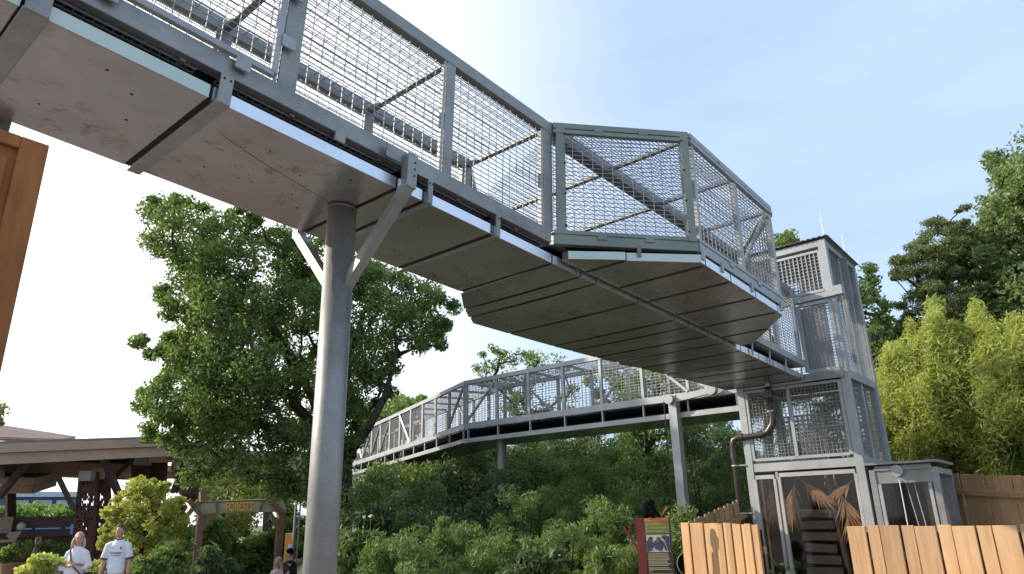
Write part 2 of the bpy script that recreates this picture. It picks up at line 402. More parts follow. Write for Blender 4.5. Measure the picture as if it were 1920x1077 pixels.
# bump roof bars
beam('roof_bar', 'galv', walk, W(3.27, -1.6, 1.58), W(3.27, TR - .05, 1.58), .05, .04, n_)
beam('roof_bar', 'galv', walk, W(4.45, -1.6, 1.58), W(4.45, TR - .05, 1.58), .05, .04, n_)
beam('roof_bar', 'galv', walk, W(5.6, -1.58, 1.58), W(5.6, TR - .05, 1.58), .05, .04, n_)
beam('diagonal_brace', 'galv_light', walk, W(4.5, -1.60, .40), W(5.5, -1.60, 1.5), .04, .04, n_)
# mesh side panels
for i in range(len(PS) - 1):
    a, b = PS[i] + .06, PS[i + 1] - .06
    for t in (TR, TL):
        P('mesh_panel', 'wire', walk, lambda m: m.wires(W(a, t, .36), W(b, t, .36), W(b, t, 1.53), W(a, t, 1.53), .107, .052))
    P('roof_mesh', 'wire', walk, lambda m: m.wires(W(a, TR + .04, 1.60), W(b, TR + .04, 1.60), W(b, TL - .04, 1.60), W(a, TL - .04, 1.60), .107, .10))
for i in range(3):
    a, b = bumpR[i], bumpR[i + 1]
    if i == 1:
        m_ = (4.45, -1.64)
        P('mesh_panel', 'wire', walk, lambda m: m.wires(W(*a, .38), W(*m_, .38), W(*m_, 1.54), W(*a, 1.54), .10, .05))
        P('mesh_panel', 'wire', walk, lambda m: m.wires(W(*m_, .38), W(*b, .38), W(*b, 1.54), W(*m_, 1.54), .10, .05))
    else:
        P('mesh_panel', 'wire', walk, lambda m: m.wires(W(*a, .38), W(*b, .38), W(*b, 1.54), W(*a, 1.54), .11, .05))
for a, b in (((6.85, -.70), (7.86, -.68)), ((7.94, -.68), (8.9, -.66))):
    P('mesh_panel', 'wire', walk, lambda m: m.wires(W(*a, .34), W(*b, .34), W(*b, 1.54), W(*a, 1.54), .10, .05, .004))
P('roof_mesh', 'wire', walk, lambda m: m.wires(W(2.2, TR, 1.61), W(5.6, TR, 1.61), W(5.5, 1.15, 1.61), W(2.9, 1.25, 1.61), .11, .055))
P('roof_mesh', 'wire', walk, lambda m: m.wires(W(2.25, -.68, 1.61), W(6.7, -.68, 1.61), W(5.6, -1.6, 1.61), W(3.3, -1.6, 1.61), .11, .055))
P('roof_mesh', 'wire', walk, lambda m: m.wires(W(5.6, TR, 1.61), W(9.0, TR, 1.61), W(9.0, .6, 1.61), W(5.6, 1.1, 1.61), .11, .055))
# gate panel frame in the bay nearest the camera, with hinge plates
for a, b in (((-2.55, .40), (-1.12, .40)), ((-2.55, 1.49), (-1.12, 1.49)), ((-2.55, .40), (-2.55, 1.49)), ((-1.12, .40), (-1.12, 1.49))):
    beam('gate_frame', 'galv_light', walk, W(a[0], TR - .05, a[1]), W(b[0], TR - .05, b[1]), .05, .045, w_)
for s, h in ((-1.05, 1.15), (-1.35, .33), (-2.2, .33), (-1.05, .7)):
    P('hinge_plate', 'galv_light', walk, lambda m: m.box(W(s, TR - .082, h), .11, .018, .10, u_, w_, n_), bevel=.004)
# floor: dark sheet plus mesh
P('floor_sheet', 'floor_dark', walk, lambda m: m.prism([W(-7, -.54, .245), W(2.15, -.54, .245), W(2.15, .58, .245), W(-7, .58, .245)], [W(-7, -.54, .26), W(2.15, -.54, .26), W(2.15, .58, .26), W(-7, .58, .26)]))
fl = [(2.16, -.6)] + [(a, b + .05) for a, b in bumpR[1:3]] + [(6.7, -.7), (9.0, -.62)] + [(a, b - .06) for a, b in bumpL[::-1]]
P('floor_sheet', 'floor_dark', walk, lambda m: m.prism([W(a, b, .225) for a, b in fl], [W(a, b, .245) for a, b in fl]))
def fmesh(m):
    for a, b in ((-7, -1.6), (-1.45, .1), (.35, 1.2), (1.3, 2.1)):
        m.wires(W(a, -.57, .20), W(b, -.57, .20), W(b, -.1, .20), W(a, -.1, .20), .055, .05, .0055)
P('floor_mesh', 'black_wire', walk, fmesh)
for s in [-6.5, -5.7, -4.9, -4.1, -3.3, -2.5, -1.7, -.9, -.1, .8, 1.6]:
    beam('floor_joist', 'galv', walk, W(s, TR, .20), W(s, TL, .20), .04, .02, n_)
# drip pans: folded trays
def pan(poly, h0=0.0, th=.10, name='drip_pan', sag=(0, 0), **kw):
    hh = lambda i: h0 - (sag[0] if i == 0 else 0) - (sag[1] if i == len(poly) - 1 else 0)
    pn_ = P(name, 'pan', walk, lambda m: m.prism([W(a, b, hh(i)) for i, (a, b) in enumerate(poly)], [W(a, b, h0 + th) for a, b in poly]), bevel=.003, **kw)
    edges = [(poly[0], poly[1])] if poly[0][1] == -.62 else [(poly[i], poly[i + 1]) for i in range(1, len(poly) - 2)]
    for p_, q_ in edges:
        if abs(p_[0] - q_[0]) < .05: continue
        d_ = (W(*q_, 0) - W(*p_, 0)).normalized(); o_ = d_.cross(n_) * .004
        if (W(*p_, 0) + o_ - W(p_[0], 0, 0)).length < (W(*p_, 0) - W(p_[0], 0, 0)).length: o_ = -o_
        P('folded_edge', 'strip_green' if (p_[0] < -1.6 or (p_[1] < -.64 and p_[0] < 3.1)) else 'strip', pn_, lambda m: m.beam(W(*p_, h0 + th / 2) + o_, W(*q_, h0 + th / 2) + o_, .005, th - .004, n_))
def tleft(s):
    pts = [(-9, .69), (2.13, .69)] + [(2.6, 1.1), (3.1, 1.43), (4.24, 1.36), (5.25, 1.26), (7.13, .99), (9.1, .75)]
    for i in range(len(pts) - 1):
        if pts[i][0] <= s <= pts[i + 1][0]:
            q = (s - pts[i][0]) / (pts[i + 1][0] - pts[i][0]); return pts[i][1] * (1 - q) + pts[i + 1][1] * q
    return .69
g = .013
def seam(a, t0, t1, h=.002):
    P('seam_seal', 'rubber', walk, lambda m: m.box((W(a, t0, h) + W(a, t1, h)) / 2, 2 * g + .008, (t1 - t0), .012, u_, w_, n_))  # black strip added over the open joint so it reads as a dark gap
seams = [-7, -5.2, -3.9, -2.56, -1.5, .07, .36, 1.21, 2.13]
for a, b in zip(seams[:-1], seams[1:]):
    pan([(a + g, -.62), (b - g, -.62), (b - g, .69), (a + g, .69)]); seam(b, -.60, .67)
def slot(a, t0, t1):
    c_ = t0 + (t1 - t0) * random.uniform(.25, .6); n = 10; A1 = []; A2 = []
    for i in range(n + 1):
        t = t0 + (t1 - t0) * i / n; wd = .006 + .020 * math.exp(-((t - c_) / (.35 * (t1 - t0))) ** 2); bow = .02 * math.sin(math.pi * i / n)
        A1.append((a - wd / 2 + bow, t)); A2.append((a + wd / 2 + bow, t))
    pl_ = A1 + A2[::-1]
    P('seam_seal', 'rubber', walk, lambda m: m.prism([W(x, y, -.004) for x, y in pl_], [W(x, y, .008) for x, y in pl_]))  # open curved slot drawn as a black inlay in place of its shade
s2 = [2.13, 2.62, 2.9, 3.75, 4.62, 5.0, 5.54, 6.0, 6.55, 7.2, 7.75, 8.3, 8.98]
for a, b in zip(s2[:-1], s2[1:]):
    poly = [(a + g, -.62), (b - g, -.62), (b - g, tleft(b)), (a + g, tleft(a))]
    for bs, bt in ((2.6, 1.1), (3.1, 1.43), (7.13, .99)):
        if a < bs < b: poly.insert(3, (bs, bt))
    # the small kink of each tray as it sags towards its left edge
    pan(poly, 0.0, sag=(0, .02 if int(a * 10) % 3 == 0 else 0)); slot(b, -.60, tleft(b) - .03)
# right bay pans, hung higher
def bR(s):
    if s < 3.2: return -.70 + (-1.72 + .70) * (s - 2.2) / 1.0
    if s < 5.45: return -1.72 + .04 * (s - 3.2) / 2.25
    return -1.68 + (.93) * (s - 5.45) / 1.15
s3 = [2.24, 2.66, 3.3, 3.92, 4.6, 5.28, 5.9, 6.5]
for a, b in zip(s3[:-1], s3[1:]):
    poly = [(a + g, -.66), (a + g, bR(a)), (b - g, bR(b)), (b - g, -.66)]
    for bs in (3.2, 5.45):
        if a < bs < b: poly.insert(2, (bs, bR(bs)))
    pan(poly, .055, .09); seam(b, bR(b) + .03, -.68, .056)
M['stain'] = surf('brown_stain', (.16, .10, .07), (.26, .19, .15), 12, .5, .4)
rs_ = random.Random(12)
for s, t in ((-2.05, -.42), (-1.85, -.28), (-1.75, .05), (-2.2, .3), (-.9, -.35), (-.55, -.2), (-.42, .12), (-1.1, .25), (-.25, -.45), (.05 - .3, .3), (.7, -.2), (1.7, .1)):
    P('hole', 'rubber', walk, lambda m: m.tube([W(s, t, -.0025), W(s, t, .001)], rs_.uniform(.006, .011), 8))
def smear(pts, wmax, h=-.0018):
    m = MB(); L = len(pts)
    up_ = []; dn_ = []
    for i, (a, b) in enumerate(pts):
        q = math.sin(math.pi * i / (L - 1)) * wmax * rs_.uniform(.6, 1.2) + .001
        up_.append(W(a + q, b, h)); dn_.append(W(a - q, b, h))
    pl_ = up_ + dn_[::-1]; m.prism(pl_, [p + n_ * .0015 for p in pl_]); m.build('stain', 'stain', walk)
smear([(-1.28 + .10 * i + .012 * i * i, -.30 + .045 * i) for i in range(8)], .012)
for k in range(26):
    s0_, t0_ = rs_.uniform(-1.3, .0), rs_.uniform(-.45, .6); a_ = rs_.uniform(-.9, .9); l_ = rs_.uniform(.004, .016)
    smear([(s0_ + l_ * i * math.cos(a_), t0_ + l_ * i * math.sin(a_)) for i in range(4)], rs_.uniform(.003, .009))
# channels under seams and hanger straps
for s, wd in ((-6.9, .1), (-5.15, .1), (-3.85, .1), (-2.5, .13), (-1.43, .10), (.40, .06), (1.26, .06)):
    beam('pan_channel', 'galv', walk, W(s, -.66, -.012), W(s, .72, -.012), wd, .022, n_)
    for t in (-.66, .72):
        hs_ = beam('hanger_strap', 'galv', walk, W(s, t, -.02), W(s, t, .20), wd * .9, .022, w_)
        if t < 0:
            for k in (-1, 1): P('bolt', 'bolt', hs_, lambda m: m.ell(W(s + k * wd * .22, t - .012, .165), .009, .009, .009, 6, 4))
P('weld_ring', 'galv', walk, lambda m: m.tube([W(0, 0, -.035), W(0, 0, -.02)], .128, 32))
P('hanger_plate', 'galv', walk, lambda m: m.box(W(-.53, -.66, .17), .09, .02, .075, u_, w_, n_))
# ridge hangers along the bay and tail section
for s in (2.55, 2.92, 4.62, 5.54, 6.05):
    P('hanger_strap', 'galv', walk, lambda m: m.box(W(s, -.64, .10), .05, .022, .16, u_, w_, n_))
for s in (6.9, 7.55, 8.2, 8.9):
    beam('hanger_strap', 'galv_light', walk, W(s, -.655, .0), W(s, -.665, .21), .035, .02, w_)
for a, b in ((2.75, None), (3.25, None), (3.7, None), (4.5, None), (5.4, None)):
    P('hanger_strap', 'galv_green' if a < 3.2 else 'galv_light', walk, lambda m: m.box(W(a, bR(a) - .014, .155), .05, .02, .11, u_, w_, n_))
# pan edge bracket near the camera on the far side
P('side_bracket', 'galv', walk, lambda m: m.box(W(-2.42, .80, .03), .36, .10, .34, u_, w_, n_))
# the column and its arms
P('support_column', 'galv', walk, lambda m: m.tube([V((COLP.x, COLP.y, 0)), W(0, 0, -.004)], .122, 48), smooth=False)
sc_ = COL.objects[-1]
for p in sc_.data.polygons:
    if len(p.vertices) == 4: p.use_smooth = True
for sgn, t1 in ((-1, -.735), (1, .80)):
    beam('column_brace', 'galv', walk, W(.05, sgn * .03, -.78), W(.1, t1, .0), .085, .085, u_)
    beam('column_brace', 'galv', walk, W(.1, t1 + sgn * .0, -.03), W(.1, t1 + sgn * .0, .27), .10, .085, w_)
P('gusset', 'galv', walk, lambda m: m.box(W(-.04, -.70, .25), .16, .012, .12, u_, w_, n_))
for k in (0, 1, 2): P('bolt', 'bolt', walk, lambda m: m.ell(W(.12, -.78, .08 + k * .06), .009, .009, .009, 6, 4))

# ------------------------------------------------------------------ tower
def T(s, t, z): q = COLP + uh * s + w_ * t; return V((q.x, q.y, z))
Z3 = V((0, 0, 1))
tower = thing('mesh_tower', T(9.85, -.5, 0), 'tall grey steel and mesh tower with glass lower doors where both walkways meet', 'tower')
A, B_, S0, S1 = .45, -1.47, 9.08, 10.78
def tb(a, b, w=.11, h=.11, name='beam', mat='galv_light'): return beam(name, mat, tower, T(*a), T(*b), w, h, Z3 if abs(a[2] - b[2]) < .01 else w_)
for s in (S0, S1):
    for t in (A - .06, B_ + .06): tb((s, t, 0), (s, t, 6.32), .13, .13, 'corner_post')
for z in (2.5, 3.93, 6.26):
    hh = .14 if z < 6 else .12
    for s in (S0, S1): tb((s, A - .125, z), (s, B_ + .125, z), .11, hh)
    for t in (A - .06, B_ + .06): tb((S0 + .065, t, z), (S1 - .065, t, z), .11, hh)
tb((9.9, B_ + .06, 2.57), (9.9, B_ + .06, 3.86), .06, .06, 'side_post'); tb((9.9, B_ + .06, 4.0), (9.9, B_ + .06, 6.2), .06, .06, 'side_post'); tb((10.35, B_ + .06, 4.0), (10.35, B_ + .06, 6.2), .05, .05, 'side_post')
# front face: sliding door beam and end cap
tb((S0 - .07, -.45, 5.28), (S0 - .07, -1.52, 5.30), .10, .10, 'door_track'); P('end_cap', 'galv_light', tower, lambda m: m.box(T(S0 - .09, -1.56, 5.33), .15, .10, .17, w_, uh, Z3), bevel=.01)
# upper window with heavy lattice and frame
for a, b in (((-.5, 5.40), (-1.34, 5.40)), ((-.5, 6.12), (-1.34, 6.12)), ((-.5, 5.40), (-.5, 6.12)), ((-1.34, 5.40), (-1.34, 6.12))):
    tb((S0 - .03, a[0], a[1]), (S0 - .03, b[0], b[1]), .06, .05, 'window_frame')
P('window_lattice', 'wire', tower, lambda m: m.wires(T(S0 - .03, -.52, 5.42), T(S0 - .03, -1.32, 5.42), T(S0 - .03, -1.32, 6.1), T(S0 - .03, -.52, 6.1), .075, .06, .010))
# mid door: frame, mesh and plate behind
for a, b in (((-.86, 4.02), (-1.38, 4.02)), ((-.86, 5.2), (-1.38, 5.2)), ((-.84, 4.02), (-.84, 5.2)), ((-1.38, 4.02), (-1.38, 5.2))):
    tb((S0 - .05, a[0], a[1]), (S0 - .05, b[0], b[1]), .06, .07, 'door_frame')
P('door_mesh', 'wire', tower, lambda m: m.wires(T(S0 - .06, -.87, 4.05), T(S0 - .06, -1.35, 4.05), T(S0 - .06, -1.35, 5.16), T(S0 - .06, -.87, 5.16), .06, .05, .004))
P('door_plate', 'galv_light', tower, lambda m: m.box(T(S0 - .0, -1.08, 4.6), .42, .02, 1.1, w_, uh, Z3))
P('sill_plate', 'galv', tower, lambda m: m.box(T(S0 - .0, -1.1, 3.92), .62, .22, .12, w_, uh, Z3))
# meshes on the faces
P('side_mesh', 'wire', tower, lambda m: [m.wires(T(a, B_ + .06, z0), T(b, B_ + .06, z0), T(b, B_ + .06, z1), T(a, B_ + .06, z1), .052, .05, .0036) for a, b in ((9.15, 9.87), (9.93, 10.7)) for z0, z1 in ((2.58, 3.85), (4.0, 6.2))])
P('back_mesh', 'wire', tower, lambda m: [m.wires(T(S1, A - .13, z0), T(S1, B_ + .13, z0), T(S1, B_ + .13, z1), T(S1, A - .13, z1), .07, .06, .004) for z0, z1 in ((2.58, 3.85), (4.0, 6.2))])
P('left_mesh', 'wire', tower, lambda m: [m.wires(T(9.15, A - .06, z0), T(10.7, A - .06, z0), T(10.7, A - .06, z1), T(9.15, A - .06, z1), .07, .06, .004) for z0, z1 in ((2.58, 3.85),)])
P('front_mesh', 'wire', tower, lambda m: [m.wires(T(S0 - .02, a, 2.66), T(S0 - .02, b, 2.66), T(S0 - .02, b, 3.82), T(S0 - .02, a, 3.82), .06, .055, .0026) for a, b in ((.27, -.42), (-.48, -1.28))])
for a in (.30, -.45, -1.31):
    tb((S0 - .03, a, 2.62), (S0 - .03, a, 3.84), .05, .06, 'panel_frame')
for z in (2.63, 3.82): tb((S0 - .03, .28, z), (S0 - .03, -1.29, z), .05, .05, 'panel_frame')
# perforated pale screens inside, floor and shelf
def perf(m):
    m.wires(T(10.55, .3, 2.6), T(10.55, -.5, 2.6), T(10.55, -.5, 3.5), T(10.55, .3, 3.5), .085, .085, .014)
    m.wires(T(10.55, -.85, 2.6), T(10.55, -1.3, 2.6), T(10.55, -1.3, 3.85), T(10.55, -.85, 3.85), .085, .085, .014)
P('perforated_screen', 'white_metal', tower, perf)
P('shelf', 'white_metal', tower, lambda m: [m.box(T(9.9, -1.0, 3.55), .7, .9, .03, w_, uh, Z3), m.box(T(9.9, -1.05, 3.15), .6, .8, .03, w_, uh, Z3)])
tb((S0 + .2, -.5, 3.05), (S0 + .9, -1.2, 3.75), .03, .03, 'diagonal_rod')
P('clear_panel', 'glass', tower, lambda m: m.box(T(S0 + .05, -.88, 3.24), .8, .008, 1.14, w_, uh, Z3))
P('inner_panel', 'galv', tower, lambda m: [m.box(T(9.95, -1.1, 5.8), .9, .03, .8, w_, uh, Z3)])
P('floor_plate', 'galv', tower, lambda m: [m.box(T(9.93, -.51, 3.94), 1.6, 1.5, .03, w_, uh, Z3)])
P('floor_plate', 'galv', tower, lambda m: [m.box(T(10.3, -.51, 2.5), 1.6, .8, .03, w_, uh, Z3)])
# roof: corrugated
def corr(m):
    n = 44
    t0, t1 = A + .1, B_ - .08
    for i in range(n):
        a = t0 + (t1 - t0) * i / n; b = t0 + (t1 - t0) * (i + 1) / n
        za = 6.345 + (.018 if i % 2 else 0); zb = 6.345 + (.018 if (i + 1) % 2 else 0)
        m.prism([T(S0 - .12, a, za), T(S0 - .12, b, zb), T(S1 + .1, b, zb - .06), T(S1 + .1, a, za - .06)],
                [T(S0 - .12, a, za + .006), T(S0 - .12, b, zb + .006), T(S1 + .1, b, zb - .054), T(S1 + .1, a, za - .054)])
P('corrugated_roof', 'galv', tower, corr)
for s, t in ((S0 + .05, B_ + .02), (S1 - .4, B_ + .02)):
    P('lightning_rod', 'white_rod', tower, lambda m: m.tube([T(s, t, 6.3), T(s, t, 6.82)], .008, 6))
# lower glazed doors
def framed(t0, t1, z0, z1, s=S0 - .03, d=.05, w=.07):
    for a, b in (((t0, z0), (t1, z0)), ((t0, z1), (t1, z1))): tb((s, a[0], a[1]), (s, b[0], b[1]), d, w, 'door_frame', 'frame_pale')
    for t in (t0, t1):
        df_ = tb((s - .002, t, z0 + w / 2), (s - .002, t, z1 - w / 2), w, d, 'door_frame', 'frame_pale')
        z = z0 + .15
        while z < z1:
            P('screw', 'bolt', df_, lambda m: m.ell(T(s - d / 2 - .004, t, z), .008, .008, .008, 6, 4)); z += .3
M['frame_pale'] = galvanised('weathered_pale_frame', (.36, .34, .32), (.50, .47, .44), .55, .2, False)
framed(.32, -.02, .05, 2.34); framed(-.10, -1.32, .05, 2.36)
P('glass_pane', 'glass', tower, lambda m: m.box(T(S0 - .02, .15, 1.2), .28, .008, 2.2, w_, uh, Z3))
P('glass_pane', 'glass', tower, lambda m: m.box(T(S0 - .02, -.71, 1.2), 1.16, .008, 2.24, w_, uh, Z3))
tb((S0 - .02, -.06, .02), (S0 - .02, -.06, 2.42), .05, .05, 'mullion', 'galv')
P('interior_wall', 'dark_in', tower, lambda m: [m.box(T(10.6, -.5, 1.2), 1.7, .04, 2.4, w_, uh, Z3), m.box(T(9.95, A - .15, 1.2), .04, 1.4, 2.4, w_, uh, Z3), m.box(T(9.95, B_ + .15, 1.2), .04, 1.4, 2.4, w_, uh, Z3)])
def boards(m):
    for k in range(9):
        z = .25 + k * .185; m.box(T(9.75 - .012 * k, -.42 + .02 * (k % 2), z), .60 - .04 * (k % 3), .03, .13, (w_ + Z3 * random.uniform(-.05, .05)).normalized(), uh, Z3)
P('board_ladder', 'slat', tower, boards)
P('climbing_pole', 'pipe', tower, lambda m: m.tube([T(9.35, -.98, 0), T(9.5, -.74, 2.3)], .06, 12))
tb((9.5, -.95, .9), (9.5, -1.35, .7), .02, .02, 'rod', 'galv')
tb((9.6, -.66, 2.15), (9.6, -.70, 2.4), .09, .02, 'strap', 'white_metal'); tb((9.6, -.80, 2.15), (9.6, -.83, 2.4), .03, .02, 'strap', 'white_metal')
tower_root = tower
def frond(loc, dirs, L, label, seed):
    rnd = random.Random(seed)
    f = thing('palm_frond', loc, label, 'palm frond', 'dried palm fronds hung inside the tower')
    d = V(dirs).normalized()
    def bl(m):
        n = 64
        for k in range(n):
            a = (k / (n - 1) - .5) * 1.15 + rnd.uniform(-.08, .08)
            ax = w_ * math.sin(a) + d * math.cos(a) + uh * rnd.uniform(-.12, .12)
            o_ = rnd.random(); p0 = V(loc) + d * L * .45 * o_; l = L * (.35 + .25 * rnd.random()) * (1 - .3 * abs(a))
            tip = p0 + ax.normalized() * l - Z3 * .12 * l * abs(a); sd = w_.cross(ax).cross(ax).normalized() * .0 + (w_ * math.cos(a) - d * math.sin(a)).normalized() * .011
            mid = p0.lerp(tip, .5) + uh * .01
            m.add([p0 - sd * .5, p0 + sd * .5, mid + sd, mid - sd, tip], [(0, 1, 2, 3), (3, 2, 4)])
    P('blades', 'frond', f, bl)
    P('stalk', 'frond', f, lambda m: m.tube([V(loc) - d * L * .25, V(loc) + d * L * .3], [.012, .008], 6))
fr = S0 + .14
frond(T(fr, .16, 2.14), (0, 0, -1), .75, 'small dry palm frond behind the narrow left pane', 1)
frond(T(fr, -.28, 2.22), w_ * .3 - Z3, .95, 'dry palm frond hanging lowest at the left of the wide pane', 2)
frond(T(fr + .05, -.42, 2.24), -w_ * .85 - Z3 * .8, .72, 'dry palm frond slanting to the middle of the wide pane', 3)
frond(T(fr, -1.2, 2.22), w_ * .95 - Z3 * .6, .62, 'short dry palm frond slanting left near the right jamb', 4)
frond(T(fr + .05, -.98, 2.0), -w_ * .25 - Z3, 1.0, 'long reddish dry palm frond hanging at the right of the wide pane', 5)

# annex
annex = thing('mesh_annex', T(9.5, -1.95, 0), 'low grey steel annex with flat lid and winch cables beside the tower', 'cage')
def ab(a, b, w=.09, h=.09, name='beam', mat='galv'): beam(name, mat, annex, T(*a), T(*b), w, h, Z3 if abs(a[2] - b[2]) < .01 else w_)
AX0, AX1, AS0, AS1 = -1.56, -2.42, 9.08, 10.15
for s in (AS0, AS1):
    for t in (AX0, AX1): ab((s, t, 0), (s, t, 2.36), .09, .09, 'post')
P('lintel_plate', 'galv', annex, lambda m: m.box(T(AS0, (AX0 + AX1) / 2, 2.28), .78, .05, .26, w_, uh, Z3))
ab((AS1, AX0, 2.31), (AS1, AX1, 2.31)); ab((AS0 + .05, AX1, 2.31), (AS1 - .05, AX1, 2.31)); ab((AS0 + .05, AX0, 2.31), (AS1 - .05, AX0, 2.31))
P('lid', 'galv', annex, lambda m: m.box(T(9.6, -1.99, 2.445), 1.02, 1.28, .035, w_, uh, Z3), bevel=.004)
P('winch_cap', 'galv_light', annex, lambda m: m.tube([T(AS0 - .03, -1.93, 2.33), T(AS0 - .10, -1.93, 2.33)], .085, 20))
P('door_track', 'galv', annex, lambda m: m.box(T(AS0 - .04, -2.0, 2.36), .8, .03, .04, w_, uh, Z3))
P('glass_pane', 'glass', annex, lambda m: m.box(T(AS0, (AX0 + AX1) / 2, 1.1), .76, .008, 2.1, w_, uh, Z3))
for t in (AX0 - .08, AX1 + .09): ab((AS0 - .02, t, .05), (AS0 - .02, t, 2.14), .05, .05, 'jamb', 'galv_light')
for t, t2 in ((-1.93, -1.93), (-1.97, -2.18), (-2.08, -2.25)):
    P('cable', 'white_rod', annex, lambda m: m.tube([T(AS0 + (.0 if t2 == t else .2) - .05, t, 2.2), T(AS0 - .05 + (.0 if t2 == t else .2), t2, .1)], .009, 6))
P('side_mesh', 'wire', annex, lambda m: m.wires(T(AS0 + .05, AX1, .1), T(AS1 - .05, AX1, .1), T(AS1 - .05, AX1, 2.26), T(AS0 + .05, AX1, 2.26), .035, .035, .0017))
ab((AS0 + .05, AX1, 1.55), (AS1 - .05, AX1, 1.55), .05, .05); ab((9.5, AX1, .1), (9.5, AX1, 1.5), .04, .04, 'post')
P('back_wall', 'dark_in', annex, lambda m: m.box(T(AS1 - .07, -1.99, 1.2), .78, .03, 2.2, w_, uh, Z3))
P('inner_board', 'cedar', annex, lambda m: m.box(T(AS1 - .12, -2.15, 1.2), .2, .03, 2.2, w_, uh, Z3))

# drain pipe
pipe = thing('drain_pipe', T(9.0, .62, 0), 'dark brown plastic drain pipe bending from under the walkway down the tower post', 'pipe')
ps = 8.97
P('pipe_run', 'pipe', pipe, lambda m: m.tube([T(ps, -.14, 3.86), T(ps, -.13, 3.5), T(ps, -.16, 3.34), T(ps, -.13, 3.2), T(ps, -.04, 3.09), T(ps, .1, 3.05), T(ps, .3, 3.04), T(ps, .52, 3.04), T(ps, .60, 3.0), T(ps, .635, 2.9), T(ps, .63, 2.7), T(ps, .63, 0)],
    [.05, .05, .055, .062, .062, .052, .048, .05, .058, .052, .05, .05], 14), smooth=True)
for q_ in (((-.14, 3.80), (-.14, 3.66)), ((.04, 3.06), (.12, 3.05)), ((.42, 3.04), (.50, 3.04)), ((.63, 2.82), (.63, 2.68))):
    P('coupling', 'pipe', pipe, lambda m: m.tube([T(ps, *q_[0]), T(ps, *q_[1])], .063, 14))
P('pipe_clamp', 'white_metal', pipe, lambda m: [m.tube([T(ps, .63, z), T(ps, .63, z + .02)], .058, 14) for z in (2.55, 1.75)] + [m.tube([T(ps, -.135, 3.42), T(ps, -.135, 3.45)], .06, 14), m.beam(T(ps, .57, 2.56), T(9.0, .45, 2.56), .02, .02), m.beam(T(ps, .57, 1.76), T(9.0, .45, 1.76), .02, .02)])
P('outlet', 'white_metal', pipe, lambda m: m.tube([T(ps, -.14, 3.93), T(ps, -.14, 3.84)], .04, 12))

# ------------------------------------------------------------------ far walkway
far = thing('mesh_walkway', T(9.9, 6.9, 0), 'farther mesh walkway running left from the tower over the hillside shrubs', 'walkway')
FW = 1.15
d2 = V((-.475, .88, 0)).normalized(); k2 = V((d2.y, -d2.x, 0))
if k2.dot(uh) < 0: k2 = -k2
K0 = T(9.35, 7.65, 0)
def FA(a, c, z): q = T(9.35 + c, .5 + a, 0); return V((q.x, q.y, z))
def FB(a, c, z): q = K0 + d2 * a + k2 * c; return V((q.x, q.y, z))
def fsec(G, L, n, zl, zt, diag, slope=0, hang=.9):
    zz = lambda a, z: z + slope * a
    def fb(a, ca, za, b, cb, zb, w, h, name, mat='galv_light'): beam(name, mat, far, G(a, ca, zz(a, za)), G(b, cb, zz(b, zb)), w, h, Z3 if abs(za - zb) < .01 else w_, bevel=0)
    for c in (0, FW):
        fb(0, c, zl, L, c, zl, .08, .14, 'lower_rail'); fb(0, c, zt, L, c, zt, .08, .10, 'upper_rail')
    for i in range(n + 1):
        a = .05 + (L - .1) * i / n
        for c in (0, FW): fb(a, c, zl + .06, a, c, zt - .05, .065, .06, 'post')
        fb(a, .04, zt, a, FW - .04, zt, .05, .05, 'roof_bar')
        if i < n:
            b = .05 + (L - .1) * (i + 1) / n
            for c in (0, FW):
                P('mesh_panel', 'wire', far, lambda m: m.wires(G(a, c, zz(a, zl + .07)), G(b, c, zz(b, zl + .07)), G(b, c, zz(b, zt - .05)), G(a, c, zz(a, zt - .05)), .10, .06, .0035))
            P('roof_mesh', 'wire', far, lambda m: m.wires(G(a, .04, zz(a, zt + .03)), G(b, .04, zz(b, zt + .03)), G(b, FW - .04, zz(b, zt + .03)), G(a, FW - .04, zz(a, zt + .03)), .10, .08, .0035))
            if i in diag:
                c, sg = diag[i]
                p, q = (a, b) if sg > 0 else (b, a)
                fb(p, c - .03 if c == 0 else c, zl + .08, q, c - .03 if c == 0 else c, zt - .07, .05, .05, 'diagonal_brace')
    nh = int(L / hang)
    for i in range(nh + 1):
        a = .1 + (L - .2) * i / nh
        for c in (0, FW): fb(a, c, zl - .36, a, c, zl - .06, .05, .03, 'hanger_strap')
        if i < nh:
            b = .1 + (L - .2) * (i + 1) / nh
            P('drip_pan', 'pan', far, lambda m: m.prism([G(a + .006, -.05, zz(a, zl - .41)), G(b - .006, -.05, zz(b, zl - .41)), G(b - .006, FW + .05, zz(b, zl - .41)), G(a + .006, FW + .05, zz(a, zl - .41))],
                                                        [G(a + .006, -.05, zz(a, zl - .315)), G(b - .006, -.05, zz(b, zl - .315)), G(b - .006, FW + .05, zz(b, zl - .315)), G(a + .006, FW + .05, zz(a, zl - .315))]))
    P('edge_trim', 'galv_light', far, lambda m: m.beam(G(0, -.062, zz(0, zl - .362)), G(L, -.062, zz(L, zl - .362)), .02, .10))
    P('inner_skirt', 'floor_dark', far, lambda m: m.beam(G(0, FW - .10, zz(0, zl - .19)), G(L, FW - .10, zz(L, zl - .19)), .01, .24))  # dark sheet added to block the sky showing through the gap
    P('floor_sheet', 'floor_dark', far, lambda m: m.prism([G(0, .05, zz(0, zl - .1)), G(L, .05, zz(L, zl - .1)), G(L, FW - .05, zz(L, zl - .1)), G(0, FW - .05, zz(0, zl - .1))], [G(0, .05, zz(0, zl - .07)), G(L, .05, zz(L, zl - .07)), G(L, FW - .05, zz(L, zl - .07)), G(0, FW - .05, zz(0, zl - .07))]))
fsec(FA, 7.15, 7, 3.96, 5.05, {6: (0, -1), 1: (0, 1), 5: (FW, 1), 3: (FW, -1)})
